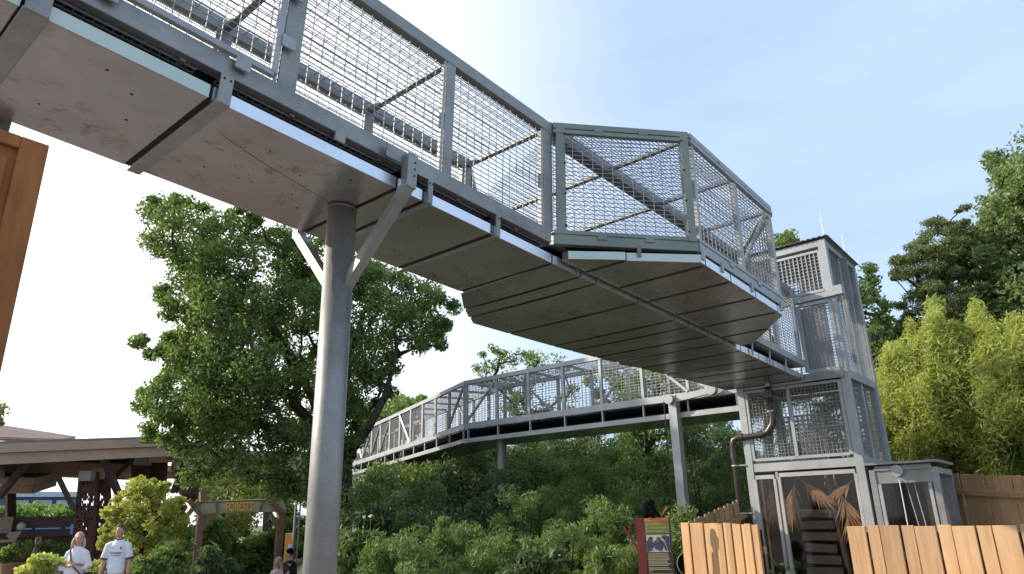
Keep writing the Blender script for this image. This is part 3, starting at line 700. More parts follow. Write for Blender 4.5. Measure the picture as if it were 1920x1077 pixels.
fsec(FB, 10.8, 11, 3.96, 5.05, {0: (0, -1), 2: (FW, 1), 4: (0, 1), 6: (0, -1), 7: (0, -1), 8: (0, -1), 9: (0, 1)}, -.018)
P('round_column', 'galv', far, lambda m: m.tube([T(9.9, 6.95, .5), T(9.9, 6.95, 3.55)], .11, 24), smooth=False)
tb2 = lambda a, b, w, h, name, mat='galv_light': beam(name, mat, far, T(*a), T(*b), w, h, w_)
tb2((9.22, 1.83, .2), (9.22, 1.83, 3.98), .17, .17, 'square_post')
P('post_cap', 'galv_light', far, lambda m: [m.tube([T(9.12, 1.86, 3.9), T(9.05, 1.86, 3.9)], .095, 20)])
P('roller_cap', 'galv_light', far, lambda m: [m.tube([T(9.2, .98, 3.98), T(9.08, .98, 3.98)], .10, 20)])
beam('track_bar', 'galv_light', far, T(9.18, 1.95, 3.88), T(9.18, .95, 3.98), .06, .12)
P('guide_cable', 'bolt', far, lambda m: m.tube([T(9.1, 1.98, 3.9), T(9.1, 2.0, 1.0)], .009, 6))

# ------------------------------------------------------------------ fences
def fence(name, label, pts, wid, group='cedar board fences around the tower', rails=True, gap=.014, step=0, thick=.025, wn=.62, back=False, z0=0):
    f = thing(name, V((pts[0].x, pts[0].y, 0)), label, 'fence', group)
    rnd = random.Random(hash(label) % 1000 if False else len(label) * 7)
    for seg in range(len(pts) - 1):
        a, b = pts[seg], pts[seg + 1]
        d = V((b.x - a.x, b.y - a.y, 0)); L = d.length; d.normalize(); nrm = V((d.y, -d.x, 0))
        if nrm.dot(V((a.x, a.y, 0))) > 0: nrm = -nrm
        x = 0; k = 0
        while x < L - .03:
            w = min(wid if k % 2 == 0 else wid * wn, L - x)
            zt = a.z + (b.z - a.z) * ((x + w / 2) / L) + rnd.uniform(-.008, .008)
            c = V((a.x, a.y, 0)) + d * (x + w / 2) + nrm * (.0 if k % 2 == 0 else -.018) + V((0, 0, (zt + z0) / 2))
            mb = MB(); tl = rnd.uniform(-.004, .004)
            Zt = (Z3 + d * tl).normalized()
            mb.box(c, w, thick, zt - z0, d, nrm, Zt)
            mb.build('board', 'cedar', f, loc=V((c.x, c.y, z0)), bevel=.003)
            x += w + gap; k += 1
        P('backing_panel', 'cedar_dark', f, lambda m: m.prism([V((q.x, q.y, z0 + .02)) - nrm * (.034 if not back else -.0) for q in (a, b)] + [V((q.x, q.y, z0 + .02)) - nrm * (.040 if not back else .006) for q in (b, a)], [V((q.x, q.y, q.z - .06)) - nrm * (.034 if not back else -.0) for q in (a, b)] + [V((q.x, q.y, q.z - .06)) - nrm * (.040 if not back else .006) for q in (b, a)])) if not back else None  # dark sheet added behind the boards to make the gaps look shaded
        if rails:
            for zz in (.3, a.z * .5 + .1, a.z - .28):
                o = nrm * (-.052 if not back else .034)
                beam('rail', 'cedar', f, V((a.x, a.y, zz)) + o, V((b.x, b.y, zz + (b.z - a.z))) + o, .04, .085)
    return f
pa = atD(1277, 981, 10.8); pb = atD(1345, 981, 10.2); pc = atD(1421, 984, 9.0)
fence('board_fence', 'low cedar board fence corner in front of the tower, left of its glass doors', [pa, pb, pc], .17)
p1 = atD(1588, 987, 8.6); p2 = atD(1935, 984, 7.95); p3 = p2 + (p2 - p1) * .5; p3.z = p2.z
fence('board_fence', 'long low cedar board fence along the front, right of the glass doors', [p1, p2, p3], .195)
q1 = atD(1283, 984, 11.9); q2 = atD(1392, 934, 13.3)
fence('board_fence', 'cedar fence with stepped top climbing behind the drain pipe', [q1, q2], .13, gap=.01, wn=1.0, back=True)
b1 = atD(1770, 889, 14.0); b2 = atD(1935, 893, 13.0); b3 = b2 + (b2 - b1) * .6; b3.z = b2.z
bf = fence('board_fence', 'tall cedar board fence behind the annex under the bamboo', [b1, b2, b3], .27, wn=.56, back=True)

# ------------------------------------------------------------------ info sign with ape silhouette
Ds = 10.2
i0 = atD(1208, 972, Ds); i1 = atD(1253, 972, Ds - .02)
sx = V((i1.x - i0.x, i1.y - i0.y, 0)); SWD = sx.length; sx.normalize(); sn = V((sx.y, -sx.x, 0))
if sn.y > 0: sn = -sn
zt = i0.z
sign = thing('info_sign', V((i0.x, i0.y, 0)), 'upright info panel with olive heading, primate photo and red-brown side post', 'sign')
def SP(x, z, o=0): return V((i0.x, i0.y, 0)) + sx * x + V((0, 0, z)) + sn * o
def sbox(name, mat, x0, x1, z0, z1, o, th=.006, **k): P(name, mat, sign, lambda m: m.box(SP((x0 + x1) / 2, (z0 + z1) / 2, o), x1 - x0, th, z1 - z0, sx, sn, Z3), **k)
WS = SWD
sbox('board', 'panel_dark', 0, WS + .02, .05, zt, 0, .03)
sbox('side_post', 'red_board', -.125, -.012, .0, zt - .0, -.03, .09)
sbox('header_band', 'sign_orange', 0, WS, zt - .04, zt, .02)
sbox('header_panel', 'olive', 0, WS, zt - .20, zt - .042, .02)
sbox('photo_print', 'print_pale', .01, WS - .005, zt - .435, zt - .215, .02)
def apes(m):
    q = WS / .345
    def blob(pts, o):
        m.add([SP(min(max(x * q, .012), WS - .007), zt + max(min(z, -.217), -.433), .0245 + o) for x, z in pts], [tuple(range(len(pts)))])
    blob([(.01, -.433), (.01, -.30), (.03, -.285), (.045, -.25), (.075, -.235), (.10, -.25), (.10, -.28), (.085, -.30), (.10, -.32), (.06, -.38), (.04, -.433)], 0)
    blob([(.345, -.433), (.345, -.24), (.29, -.222), (.24, -.225), (.22, -.25), (.25, -.27), (.27, -.30), (.29, -.36), (.31, -.433)], .0006)
    blob([(.05, -.42), (.075, -.35), (.11, -.30), (.15, -.285), (.155, -.255), (.18, -.245), (.21, -.255), (.215, -.285), (.25, -.30), (.28, -.36), (.30, -.42), (.275, -.42), (.245, -.36), (.235, -.40), (.20, -.415), (.15, -.41), (.12, -.39), (.115, -.355), (.085, -.40), (.075, -.42)], .0012)
P('photo_figures', 'ape_blue', sign, apes)
P('photo_faces', 'ape_skin', sign, lambda m: [m.box(SP(.175 * WS / .345, zt - .295, .029), .03, .002, .045, sx, sn, Z3), m.box(SP(.2 * WS / .345, zt - .415, .029), .05, .002, .02, sx, sn, Z3)])
def text(parent, body, loc, size, xdir, nrm, mat, name='lettering', align='LEFT', ext=.001, sxx=1, offset=0):
    cu = bpy.data.curves.new(name, 'FONT'); cu.body = body; cu.size = size; cu.align_x = align; cu.extrude = ext; cu.offset = offset
    o0_ = bpy.data.objects.new('t', cu); COL.objects.link(o0_); bpy.context.view_layer.update()
    me = bpy.data.meshes.new_from_object(o0_.evaluated_get(bpy.context.evaluated_depsgraph_get())); bpy.data.objects.remove(o0_)
    o = bpy.data.objects.new(name, me); COL.objects.link(o); me.materials.clear(); me.materials.append(M[mat])
    z = V(nrm).normalized(); x = V(xdir).normalized(); y = z.cross(x).normalized(); L = V(loc) - wloc(parent)
    o.parent = parent
    o.matrix_local = Matrix(((x.x * sxx, y.x, z.x, L.x), (x.y * sxx, y.y, z.y, L.y), (x.z * sxx, y.z, z.z, L.z), (0, 0, 0, 1)))
    return o
text(sign, 'Grooming', SP(.015, zt - .095, .026), .055, sx, sn, 'letter', sxx=.8)
text(sign, 'One of the most frequent', SP(.015, zt - .138, .026), .036, sx, sn, 'letter', sxx=.72)
text(sign, 'chimpanzee behaviors', SP(.015, zt - .180, .026), .036, sx, sn, 'letter', sxx=.72)
rr = random.Random(3)
def tlines(m):
    z = zt - .455
    for k in range(12):
        if k == 9: z -= .012
        w = WS * rr.uniform(.78, .92) if k != 11 else WS * .12
        m.box(SP(.015 + w / 2, z, .0215), w, .003, .010, sx, sn, Z3); z -= .0185
P('text_lines', 'letter_pale', sign, tlines)
sbox('lower_panel', 'olive', .01, WS, zt - .98, zt - .70, .02)
# branch shaped supports
P('branch_cutout', 'red_board', sign, lambda m: [m.beam(SP(-.1, zt - .42, -.04), SP(-.24, zt - .20, -.04), .03, .07, sn), m.beam(SP(-.24, zt - .20, -.04), SP(-.30, zt - .10, -.04), .03, .045, sn), m.beam(SP(-.235, zt - .22, -.04), SP(-.2, zt - .08, -.04), .03, .03, sn)])
P('branch_cutout', 'sign_orange', sign, lambda m: [m.beam(SP(.17, zt - .01, -.02), SP(.25, zt + .05, -.02), .02, .05, sn), m.beam(SP(.25, zt + .05, -.02), SP(.30, zt + .13, -.02), .02, .05, sn)])
ape = thing('ape_statue', SP(.10, zt, 0), 'small black crouching ape figure on top of the info panel', 'statue')
def apef(m):
    o = -.0
    m.ell(SP(.06, zt + .12, o), .085, .07, .11, X=sx, Y=sn)
    m.ell(SP(.10, zt + .20, o), .055, .055, .05, X=sx, Y=sn)
    m.ell(SP(.125, zt + .18, o + .0), .035, .04, .03, X=sx, Y=sn)
    m.tube([SP(.10, zt + .15, o + .05), SP(.15, zt + .10, o + .06), SP(.22, zt + .01, o + .04)], [.035, .028, .018], 8)
    m.tube([SP(.04, zt + .08, o - .02), SP(.02, zt + .04, o), SP(.02, zt, o)], [.045, .035, .025], 8)
    m.tube([SP(.08, zt + .06, o + .03), SP(.12, zt + .06, o + .05), SP(.12, zt, o + .04)], [.05, .035, .022], 8)
    m.ell(SP(.02, zt + .02, o), .045, .04, .022, X=sx, Y=sn)
P('body', 'black', ape, apef, remesh=.01)

# ------------------------------------------------------------------ rusty steel pylon at the left edge
rp = thing('rust_pylon', atD(60, 400, 3.4) * 1.0, 'tall rusty weathering steel pylon cut off by the left edge of the view', 'pylon')
rp.location.z = 0
c0 = atD(91, 275, 3.5); zr = c0.z; c1 = atZ(0, 244, zr)
rd = V((c1.x - c0.x, c1.y - c0.y, 0)).normalized(); rn = V((rd.y, -rd.x, 0))
if rn.dot(V((c0.x, c0.y, 0))) > 0: rn = -rn
cc = V((c0.x, c0.y, 0))
P('body', 'rust', rp, lambda m: m.box(cc + rd * .65 - rn * .26 + V((0, 0, zr / 2 - .01)), 1.28, .5, zr - .02, rd, rn, Z3), bevel=.01)
P('frame', 'rust', rp, lambda m: [m.box(cc + rd * .055 + rn * .0 + V((0, 0, zr / 2)), .11, .03, zr, rd, rn, Z3), m.box(cc + rd * .65 + rn * .0 + V((0, 0, zr - .03)), 1.08, .03, .06, rd, rn, Z3)], bevel=.004)
P('face_plate', 'rust', rp, lambda m: m.box(cc + rd * .66 - rn * .002 + V((0, 0, zr / 2 - .05)), 1.04, .02, zr - .12, rd, rn, Z3), bevel=.003)

# ------------------------------------------------------------------ terrain
def sst(x): x = max(0., min(1., x)); return x * x * (3 - 2 * x)
def hill(x, y):
    d = y - .35 * max(0, x - 1)
    side = sst((x + 6.0 + .25 * max(0, y - 16)) / 4.5)
    return (3.0 * sst((d - 12.2) / 11) + .04 * max(0, min(d, 60) - 20)) * side
gm = MB()
gm.add([(-500, -60, 0), (500, -60, 0), (500, 900, 0), (-500, 900, 0)], [(0, 1, 2, 3)])
go = gm.build('ground', 'grass'); tag(go, kind='structure')
pm = MB(); pm.add([(-30, -30, .004), (14, -30, .004), (14, 9.6, .004), (3.6, 10.2, .004), (1.0, 10.2, .004), (-2.2, 10.4, .004), (-3.6, 15, .004), (-5.2, 15.5, .004), (-5.8, 24, .004), (-6.6, 40, .004), (-34, 44, .004)], [tuple(range(11))])
pv = pm.build('plaza_paving', 'concrete'); tag(pv, kind='structure')
hm = MB(); nx, ny = 60, 60
for j in range(ny + 1):
    for i in range(nx + 1):
        x = -10 + 50 * i / nx; y = 11 + 50 * j / ny; z = hill(x, y)
        hm.v.append((x, y, z - .03 if z < .02 else z + .1 * math.sin(x * 2.1) * math.sin(y * 1.7) * min(1, z)))
for j in range(ny):
    for i in range(nx):
        a = j * (nx + 1) + i; hm.f.append((a, a + 1, a + nx + 2, a + nx + 1))
ho = hm.build('hillside', 'soil', smooth=True); tag(ho, kind='structure')
mm = MB(); ctr = atD(400, 1066, 15.5)
def mnd(m):
    n = 24
    top = V((ctr.x, ctr.y, .42)); m.v.append(tuple(top))
    for r_, z in ((.5, .34), (.8, .16), (1.0, -.02)):
        for k in range(n):
            a = 2 * math.pi * k / n; m.v.append((ctr.x + math.cos(a) * r_ * 2.3 * (1 + .08 * math.sin(3 * a)), ctr.y + math.sin(a) * r_ * 2.6, z))
    for k in range(n): m.f.append((0, 1 + k, 1 + (k + 1) % n))
    for q in range(2):
        for k in range(n): a = 1 + q * n + k; b = 1 + q * n + (k + 1) % n; m.f.append((a, a + n, b + n, b))
mnd(mm); mo = mm.build('mulch_bed', 'mulch', smooth=True); tag(mo, kind='structure')

# ------------------------------------------------------------------ foliage
def leaves(name, mat, centers, radii, per, size, parent=None, loc=None, seed=0, aspect=.5, flat=.0, squash=.8, shell=.5):
    rg = np.random.default_rng(seed)
    c = np.asarray(centers, float); rad = np.asarray(radii, float)
    n = len(c) * per
    cc_ = np.repeat(c, per, 0); rr_ = np.repeat(rad, per)
    d = rg.normal(size=(n, 3)); d /= np.linalg.norm(d, axis=1, keepdims=True)
    q = rg.random(n) ** shell; p = cc_ + d * (rr_ * q)[:, None] * np.array([1, 1, squash])
    ax = rg.normal(size=(n, 3)) + d * .6; ax[:, 2] -= flat; ax /= np.linalg.norm(ax, axis=1, keepdims=True)
    nr = rg.normal(size=(n, 3)) + np.array([0, 0, .8]); sd = np.cross(ax, nr); sd /= np.linalg.norm(sd, axis=1, keepdims=True) + 1e-9
    L = size * (.6 + .8 * rg.random(n))[:, None]; Wd = L * aspect
    v = np.empty((n, 4, 3)); v[:, 0] = p - ax * L / 2; v[:, 1] = p + sd * Wd / 2 + ax * L * .05; v[:, 2] = p + ax * L / 2; v[:, 3] = p - sd * Wd / 2 + ax * L * .05
    o0 = wloc(parent) if parent is not None else V((0, 0, 0)); v -= np.array(o0)
    me = bpy.data.meshes.new(name); me.vertices.add(n * 4); me.vertices.foreach_set('co', v.reshape(-1).astype(np.float32))
    me.loops.add(n * 4); me.loops.foreach_set('vertex_index', np.arange(n * 4, dtype=np.int32))
    me.polygons.add(n); me.polygons.foreach_set('loop_start', np.arange(n, dtype=np.int32) * 4); me.polygons.foreach_set('loop_total', np.full(n, 4, dtype=np.int32))
    me.update(calc_edges=True)
    return link(name, me, mat, parent)
def inpoly(x, y, poly):
    c = False; n = len(poly)
    for i in range(n):
        x1, y1 = poly[i]; x2, y2 = poly[(i + 1) % n]
        if (y1 > y) != (y2 > y) and x < (x2 - x1) * (y - y1) / (y2 - y1) + x1: c = not c
    return c
def edist(x, y, poly):
    b = 1e9; n = len(poly)
    for i in range(n):
        x1, y1 = poly[i]; x2, y2 = poly[(i + 1) % n]; dx, dy = x2 - x1, y2 - y1
        t = max(0, min(1, ((x - x1) * dx + (y - y1) * dy) / (dx * dx + dy * dy + 1e-9))); b = min(b, math.hypot(x - x1 - t * dx, y - y1 - t * dy))
    return b
def crown_pts(poly, D, thick, n, rm, seed, minsep=.6):
    """clump centres filling a crown volume whose outline, seen from the path, follows poly"""
    rnd = random.Random(seed); xs = [p[0] for p in poly]; ys = [p[1] for p in poly]; out = []; tries = 0
    md = max(edist(rnd.uniform(min(xs), max(xs)), rnd.uniform(min(ys), max(ys)), poly) for _ in range(60))
    while len(out) < n and tries < n * 60:
        tries += 1
        x = rnd.uniform(min(xs), max(xs)); y = rnd.uniform(min(ys), max(ys))
        if not inpoly(x, y, poly): continue
        e = edist(x, y, poly); pr = rm * F / D
        if e < pr * .45 * rnd.random(): continue
        Dd = D + rnd.uniform(-1, 1) * thick * (min(1, e / md) ** .5 + .12)
        p = atD(x, y, Dd); r = rm * rnd.uniform(.55, 1.25) * (.6 if e < pr * .7 else 1)
        if any((p - o).length < minsep * rm for o, _ in out): continue
        out.append((p, r))
    return [o for o, _ in out], [r for _, r in out]
def grow(base, top, targets, seed, rbase, lead=None):
    rnd = random.Random(seed)
    nodes = [base] ; par = [-1]
    for k in range(1, 6):
        q = k / 5; nodes.append(base.lerp(top, q) + V((rnd.uniform(-.06, .06), rnd.uniform(-.06, .06), 0)) * (top - base).length * .25 * (1 if k < 5 else 0)); par.append(len(nodes) - 2)
    cnt = [0] * len(nodes)
    if lead:
        for path in lead:
            prev = min(range(len(nodes)), key=lambda i: (nodes[i] - path[0]).length)
            for p in path: nodes.append(V(p)); par.append(prev); cnt.append(2); prev = len(nodes) - 1
    targets = sorted(targets, key=lambda p: (p - top).length)
    for t in targets:
        best = min(range(2, len(nodes)), key=lambda i: (nodes[i] - t).length + .35 * max(0, nodes[i].z - t.z) + .12 * (nodes[i] - top).length)
        a = nodes[best]; prev = best
        for q in (.35, .7, 1):
            p = a.lerp(t, q) + V((rnd.uniform(-1, 1), rnd.uniform(-1, 1), rnd.uniform(-.3, 1) * (1 - q))) * .10 * (t - a).length * (0 if q == 1 else 1)
            nodes.append(p); par.append(prev); cnt.append(0); prev = len(nodes) - 1
        cnt[prev] += 1
    for i in range(len(nodes) - 1, 0, -1): cnt[par[i]] += cnt[i]
    tot = max(cnt)
    m = MB()
    for i in range(1, len(nodes)):
        r1 = rbase * (max(1, cnt[i]) / tot) ** .5; r0 = rbase * (max(1, cnt[par[i]]) / tot) ** .5
        r0 = min(r0, r1 * 1.5)
        m.tube([nodes[par[i]], nodes[i]], [max(r0, .008), max(r1, .006)], 6 if r1 < .05 else 9, cap=False)
    return m
def tree(name, label, poly, D, thick, n, rm, leafm, per, size, base, top, rbase, seed, barkm='bark', group=None, aspect=.5, squash=.8, flat=0, lead=None, cat='tree', crown='crown', minsep=.6):
    c, r = crown_pts(poly, D, thick, n, rm, seed, minsep)
    t = thing(name, V((base.x, base.y, base.z)), label, cat, group)
    g = grow(base, top, c, seed, rbase, lead); g.build('trunk', barkm, t, smooth=True)
    leaves(crown, leafm, c, r, per, size, t, seed=seed, aspect=aspect, squash=squash, flat=flat)
    return t
def gz(x, y): return hill(x, y)
def gpos(px, D, dz=0): p = atD(px, 980, D); return V((p.x, p.y, gz(p.x, p.y) + dz))
# big oak behind the column
oak_poly = [(262, 372), (300, 366), (345, 372), (385, 385), (430, 385), (480, 398), (520, 420), (560, 440), (620, 445), (700, 480), (760, 505), (830, 530), (868, 560), (880, 625), (868, 600), (845, 595), (838, 640), (850, 682), (800, 668), (752, 650), (745, 720), (752, 742), (715, 745), (690, 800), (665, 850), (650, 940), (600, 950), (540, 940), (500, 925), (440, 905), (395, 930), (350, 905), (330, 850), (255, 820), (285, 790), (238, 752), (290, 700), (270, 660), (222, 610), (262, 604), (300, 640), (300, 590), (290, 540), (320, 500), (270, 470), (268, 430)]
ob = gpos(646, 18.5); ot = atD(640, 860, 18.3)
tree('oak_tree', 'big dark green oak with spreading limbs, filling the view behind the round steel column', oak_poly, 18.2, 2.4, 600, .43, 'leaf_oak', 240, .088, V((ob.x, ob.y, 0)), ot, .30, 11,
     aspect=.62, lead=[[atD(652, 850, 18), atD(690, 805, 17.6), atD(718, 750, 17.4), atD(738, 690, 17.3), atD(745, 640, 17.3)], [atD(610, 800, 18), atD(560, 690, 18), atD(500, 590, 18.2), atD(440, 520, 18.4)], [atD(600, 840, 18), atD(500, 800, 17.6), atD(400, 770, 17.2)], [atD(640, 780, 18.4), atD(660, 650, 18.6), atD(690, 560, 18.8)]])
# trees behind the far walkway
tree('tree', 'bright green tree rising behind the left end of the far walkway', [(672, 790), (700, 755), (740, 742), (800, 740), (806, 760), (780, 790), (760, 830), (700, 850), (675, 870)], 33, 2, 40, .8, 'leaf_mid', 260, .2, gpos(735, 33), atD(735, 820, 33), .2, 21)
tree('tree', 'sparse open tree with thin twigs behind the bend of the far walkway', [(888, 690), (890, 660), (925, 640), (960, 660), (1000, 648), (1045, 655), (1080, 672), (1090, 720), (1080, 800), (1000, 790), (940, 770), (900, 720)], 24, 1.6, 46, .42, 'leaf_hill', 110, .12, gpos(1010, 24), atD(1005, 800, 24), .13, 22, aspect=.4)
tree('tree', 'green tree seen through the mesh of the far walkway, beside the tower', [(1090, 690), (1130, 670), (1200, 660), (1300, 690), (1350, 720), (1370, 800), (1250, 830), (1120, 800)], 22, 1.6, 60, .5, 'leaf_hill', 170, .13, gpos(1220, 22), atD(1220, 800, 22), .16, 23)
tree('tree', 'light green tree top showing above the tower roof', [(1442, 462), (1445, 440), (1470, 424), (1492, 435), (1498, 447), (1470, 520), (1440, 600), (1420, 650), (1400, 560), (1405, 500)], 21, .9, 34, .4, 'leaf_mid', 200, .13, gpos(1445, 21), atD(1445, 640, 21), .14, 24)
tree('tree', 'slender tree with open light green crown just right of the tower', [(1585, 495), (1612, 484), (1650, 510), (1668, 560), (1680, 600), (1690, 680), (1680, 740), (1650, 800), (1640, 720), (1615, 640), (1590, 560)], 22, 1.2, 44, .36, 'leaf_mid', 95, .12, gpos(1660, 22), atD(1655, 740, 22), .13, 25)
tree('tree', 'tall dense green tree at the right edge of the view', [(1925, 225), (1900, 262), (1850, 290), (1862, 330), (1830, 380), (1842, 420), (1800, 410), (1790, 470), (1800, 560), (1790, 620), (1925, 640), (2080, 640), (2150, 400), (2050, 250)], 24, 2.6, 260, .58, 'leaf_right', 260, .14, gpos(1960, 24), atD(1950, 560, 24), .3, 26)
tree('conifer_tree', 'feathery conifer with dark open branches left of the tall right tree', [(1665, 478), (1700, 470), (1740, 405), (1780, 408), (1812, 380), (1830, 480), (1850, 560), (1820, 620), (1760, 610), (1720, 600), (1680, 570), (1670, 520)], 22.5, 1.4, 160, .33, 'leaf_cedar', 220, .10, gpos(1745, 22.5), atD(1745, 600, 22.5), .16, 27, aspect=.3, squash=.5)
tree('tree', 'dark leafy tree low behind the bamboo, right of the tower', [(1625, 600), (1690, 590), (1760, 600), (1700, 700), (1660, 760), (1640, 720)], 23, 1.2, 40, .42, 'leaf_hilldark', 170, .13, gpos(1700, 23), atD(1690, 700, 23), .12, 28)
# bamboo on the right
bpoly = [(1620, 780), (1634, 690), (1650, 705), (1662, 640), (1680, 668), (1706, 600), (1728, 640), (1745, 572), (1758, 552), (1772, 612), (1790, 600), (1802, 632), (1822, 590), (1836, 562), (1850, 610), (1866, 600), (1880, 632), (1905, 585), (1925, 610), (1960, 575), (2060, 600), (2060, 900), (1900, 905), (1790, 905), (1650, 870)]
bcols = [((1640, 1760), 'left', 17.2), ((1740, 1860), 'middle', 17.6), ((1840, 2060), 'right', 17.2)]
for (xa, xb), wd, D in bcols:
    c, r = crown_pts(bpoly, D, 1.4, 900, .27, 31 + xa, .4)
    keep = [(p, q) for p, q in zip(c, r)]
    out = []
    for p, q in keep:
        v = p - CAM; dd = V((v.dot(cx), v.dot(cy), -v.dot(cz))); X = 960 + F * dd.x / dd.z
        if xa <= X < xb: out.append((p, q))
    bb = gpos((xa + min(xb, 1960)) / 2, D)
    t = thing('bamboo_clump', bb, {'left': 'yellow-green bamboo clump right beside the tower', 'middle': 'tall yellow-green bamboo clump behind the lid of the annex', 'right': 'yellow-green bamboo clump above the fence at the right edge'}[wd], 'bamboo', 'bamboo clumps behind the tall fence')
    leaves('foliage', 'leaf_bamboo', [p for p, _ in out], [q for _, q in out], 200, .125, t, seed=xa, aspect=.2, flat=.35, squash=1.7)
    rnd = random.Random(xa)
    def culms(m):
        for k in range(26):
            g0 = bb + V((rnd.uniform(-1, 1), rnd.uniform(-1, 1), 0)); p, _ = out[rnd.randrange(len(out))]
            m.tube([g0, g0.lerp(p, .5) + V((0, 0, .6)), p + V((0, 0, .3))], [.02, .016, .006], 5, cap=False)
    P('culms', 'leaf_mid', t, culms)
# hillside shrubs: each a thing
hs = []
rnd = random.Random(5)
shr = [ # px, D, half width px, top y, kind, label
 (700, 17, 55, 880, 2, 'dark round-leaved shrub right of the steel column'), (780, 15, 70, 900, 2, 'dark shrub mass at the left of the hillside'),
 (850, 13, 70, 960, 0, 'bright bamboo shrub low on the hillside left of the round far post'), (760, 12, 70, 985, 0, 'feathery bamboo shrub low on the left slope'),
 (900, 12, 75, 1000, 0, 'bamboo shrub at the foot of the slope below the far round post'), (985, 14, 70, 905, 0, 'bamboo shrub mid slope right of the far round post'),
 (1060, 12.5, 75, 970, 0, 'bamboo shrub low on the slope left of the info panel'), (1150, 13, 65, 930, 0, 'leafy bamboo shrub just behind the info panel'),
 (1010, 11.5, 70, 1025, 2, 'dark low shrub at the bottom centre of the slope'), (1095, 16, 60, 855, 0, 'upright bamboo shrub under the middle of the far walkway'),
 (1160, 17, 60, 830, 2, 'dark tall shrub under the far walkway'), (1000, 18, 60, 845, 1, 'twiggy pale shrub under the far walkway beside the round post'),
 (880, 19, 60, 855, 1, 'pale mixed shrub left of the far round post'), (800, 20, 60, 868, 1, 'pale mixed shrub under the bend of the far walkway'),
 (730, 22, 50, 888, 1, 'pale shrub below the far end of the far walkway'), (1230, 15.5, 50, 850, 2, 'dark bamboo left of the square post'),
 (1320, 16, 60, 800, 2, 'very dark bamboo in shade behind the square post'), (1380, 18, 45, 790, 2, 'dark shrub between the square post and tower'),
 (1200, 12, 45, 985, 0, 'bamboo sprig beside the red-brown sign post'), (1270, 12.6, 40, 930, 2, 'dark shrub between the info panel and the square post'),
 (680, 12.5, 45, 985, 2, 'dark shrub at the foot of the steel column'), (940, 16, 65, 880, 2, 'dark shrub directly behind the far round post'),
 (1125, 11.3, 55, 1020, 0, 'small bamboo shrub in front at the foot of the slope'), (690, 15, 40, 930, 2, 'shaded shrub right beside the steel column')]
shr += [(1440, 19, 50, 690, 2, 'tall dark foliage behind the left half of the tower'), (1525, 19.5, 50, 685, 0, 'tall green foliage behind the right half of the tower'), (1605, 19.5, 45, 680, 2, 'tall dark foliage between the tower and the bamboo'), (1350, 21, 50, 735, 2, 'tall dark bamboo just left of the tower behind the walkway end'), (1300, 20, 60, 745, 2, 'tall dark bamboo behind the square post of the far walkway'),
 (1235, 21, 60, 760, 2, 'tall dark foliage behind the right part of the far walkway deck'), (1160, 22, 60, 775, 1, 'tall mixed foliage rising behind the far walkway, right of the middle'),
 (1090, 22, 60, 785, 2, 'tall dark foliage behind the middle of the far walkway'), (1015, 23, 60, 800, 0, 'tall bamboo behind the far walkway, right of its round post'),
 (945, 23, 60, 812, 2, 'tall dark foliage rising behind the round post of the far walkway'), (870, 25, 55, 830, 1, 'tall pale foliage behind the bend of the far walkway'),
 (800, 27, 55, 845, 1, 'foliage behind the far walkway, just left of the bend'), (725, 29, 60, 862, 2, 'dark foliage behind the left part of the far walkway'), (665, 26, 50, 895, 2, 'dark foliage between the steel column and the far walkway end')]
for i, (px, D, hw, ty, kd, lab) in enumerate(shr):
    b = gpos(px, D); topp = atD(px, ty, D); hgt = max(.8, topp.z - b.z); wm = hw / F * D * 1.25
    cs = []; rs = []
    for k in range(46 if kd != 1 else 40):
        a = rnd.random() * 6.28; q = rnd.random() ** .5; zz = rnd.random()
        env = math.sqrt(max(0, 1 - (zz - .35) ** 2 / .5)) if zz > .35 else 1
        cs.append((b.x + math.cos(a) * q * wm * env, b.y + math.sin(a) * q * wm * env, b.z + .1 + zz * (hgt - .25))); rs.append(rnd.uniform(.16, .34) * D / 15)
    t = thing('bamboo_shrub' if kd == 0 else 'shrub', b, lab, 'shrub', 'shrubs on the hillside')
    if kd == 0: leaves('foliage', 'leaf_hill', cs, rs, 240, .10, t, seed=100 + i, aspect=.2, flat=.5)
    elif kd == 1: leaves('foliage', 'leaf_mid' if i % 2 else 'leaf_right', cs, rs, 110, .11, t, seed=100 + i, aspect=.5)
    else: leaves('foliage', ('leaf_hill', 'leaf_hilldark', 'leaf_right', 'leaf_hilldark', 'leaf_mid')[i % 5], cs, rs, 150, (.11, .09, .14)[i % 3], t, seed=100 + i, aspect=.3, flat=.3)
    def stems(m):
        for k in range(10):
            p = V(cs[rnd.randrange(len(cs))]); m.tube([b + V((rnd.uniform(-.2, .2), rnd.uniform(-.2, .2), -.05)), b.lerp(p, .5) + V((0, 0, .15)), p], [.018, .012, .005], 5, cap=False)
    P('stems', 'bark', t, stems)
# undergrowth (stuff)
uc = []; ur = []
for k in range(1500):
    px = rnd.uniform(655, 1440); D = rnd.uniform(11.5, 30); p = gpos(px, D)
    uc.append((p.x, p.y, p.z + rnd.uniform(.05, .75))); ur.append(rnd.uniform(.25, .5))
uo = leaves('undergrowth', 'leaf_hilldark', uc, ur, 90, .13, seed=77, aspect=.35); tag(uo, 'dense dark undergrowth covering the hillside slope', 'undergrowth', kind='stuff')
uc = []; ur = []
for k in range(500):
    px = rnd.uniform(1600, 2000); D = rnd.uniform(15, 30); p = gpos(px, D)
    uc.append((p.x, p.y, p.z + rnd.uniform(.05, 1.3))); ur.append(rnd.uniform(.3, .6))
uo = leaves('undergrowth', 'leaf_hill', uc, ur, 80, .14, seed=78, aspect=.35); tag(uo, 'leafy undergrowth behind the tower and tall fence', 'undergrowth', kind='stuff')
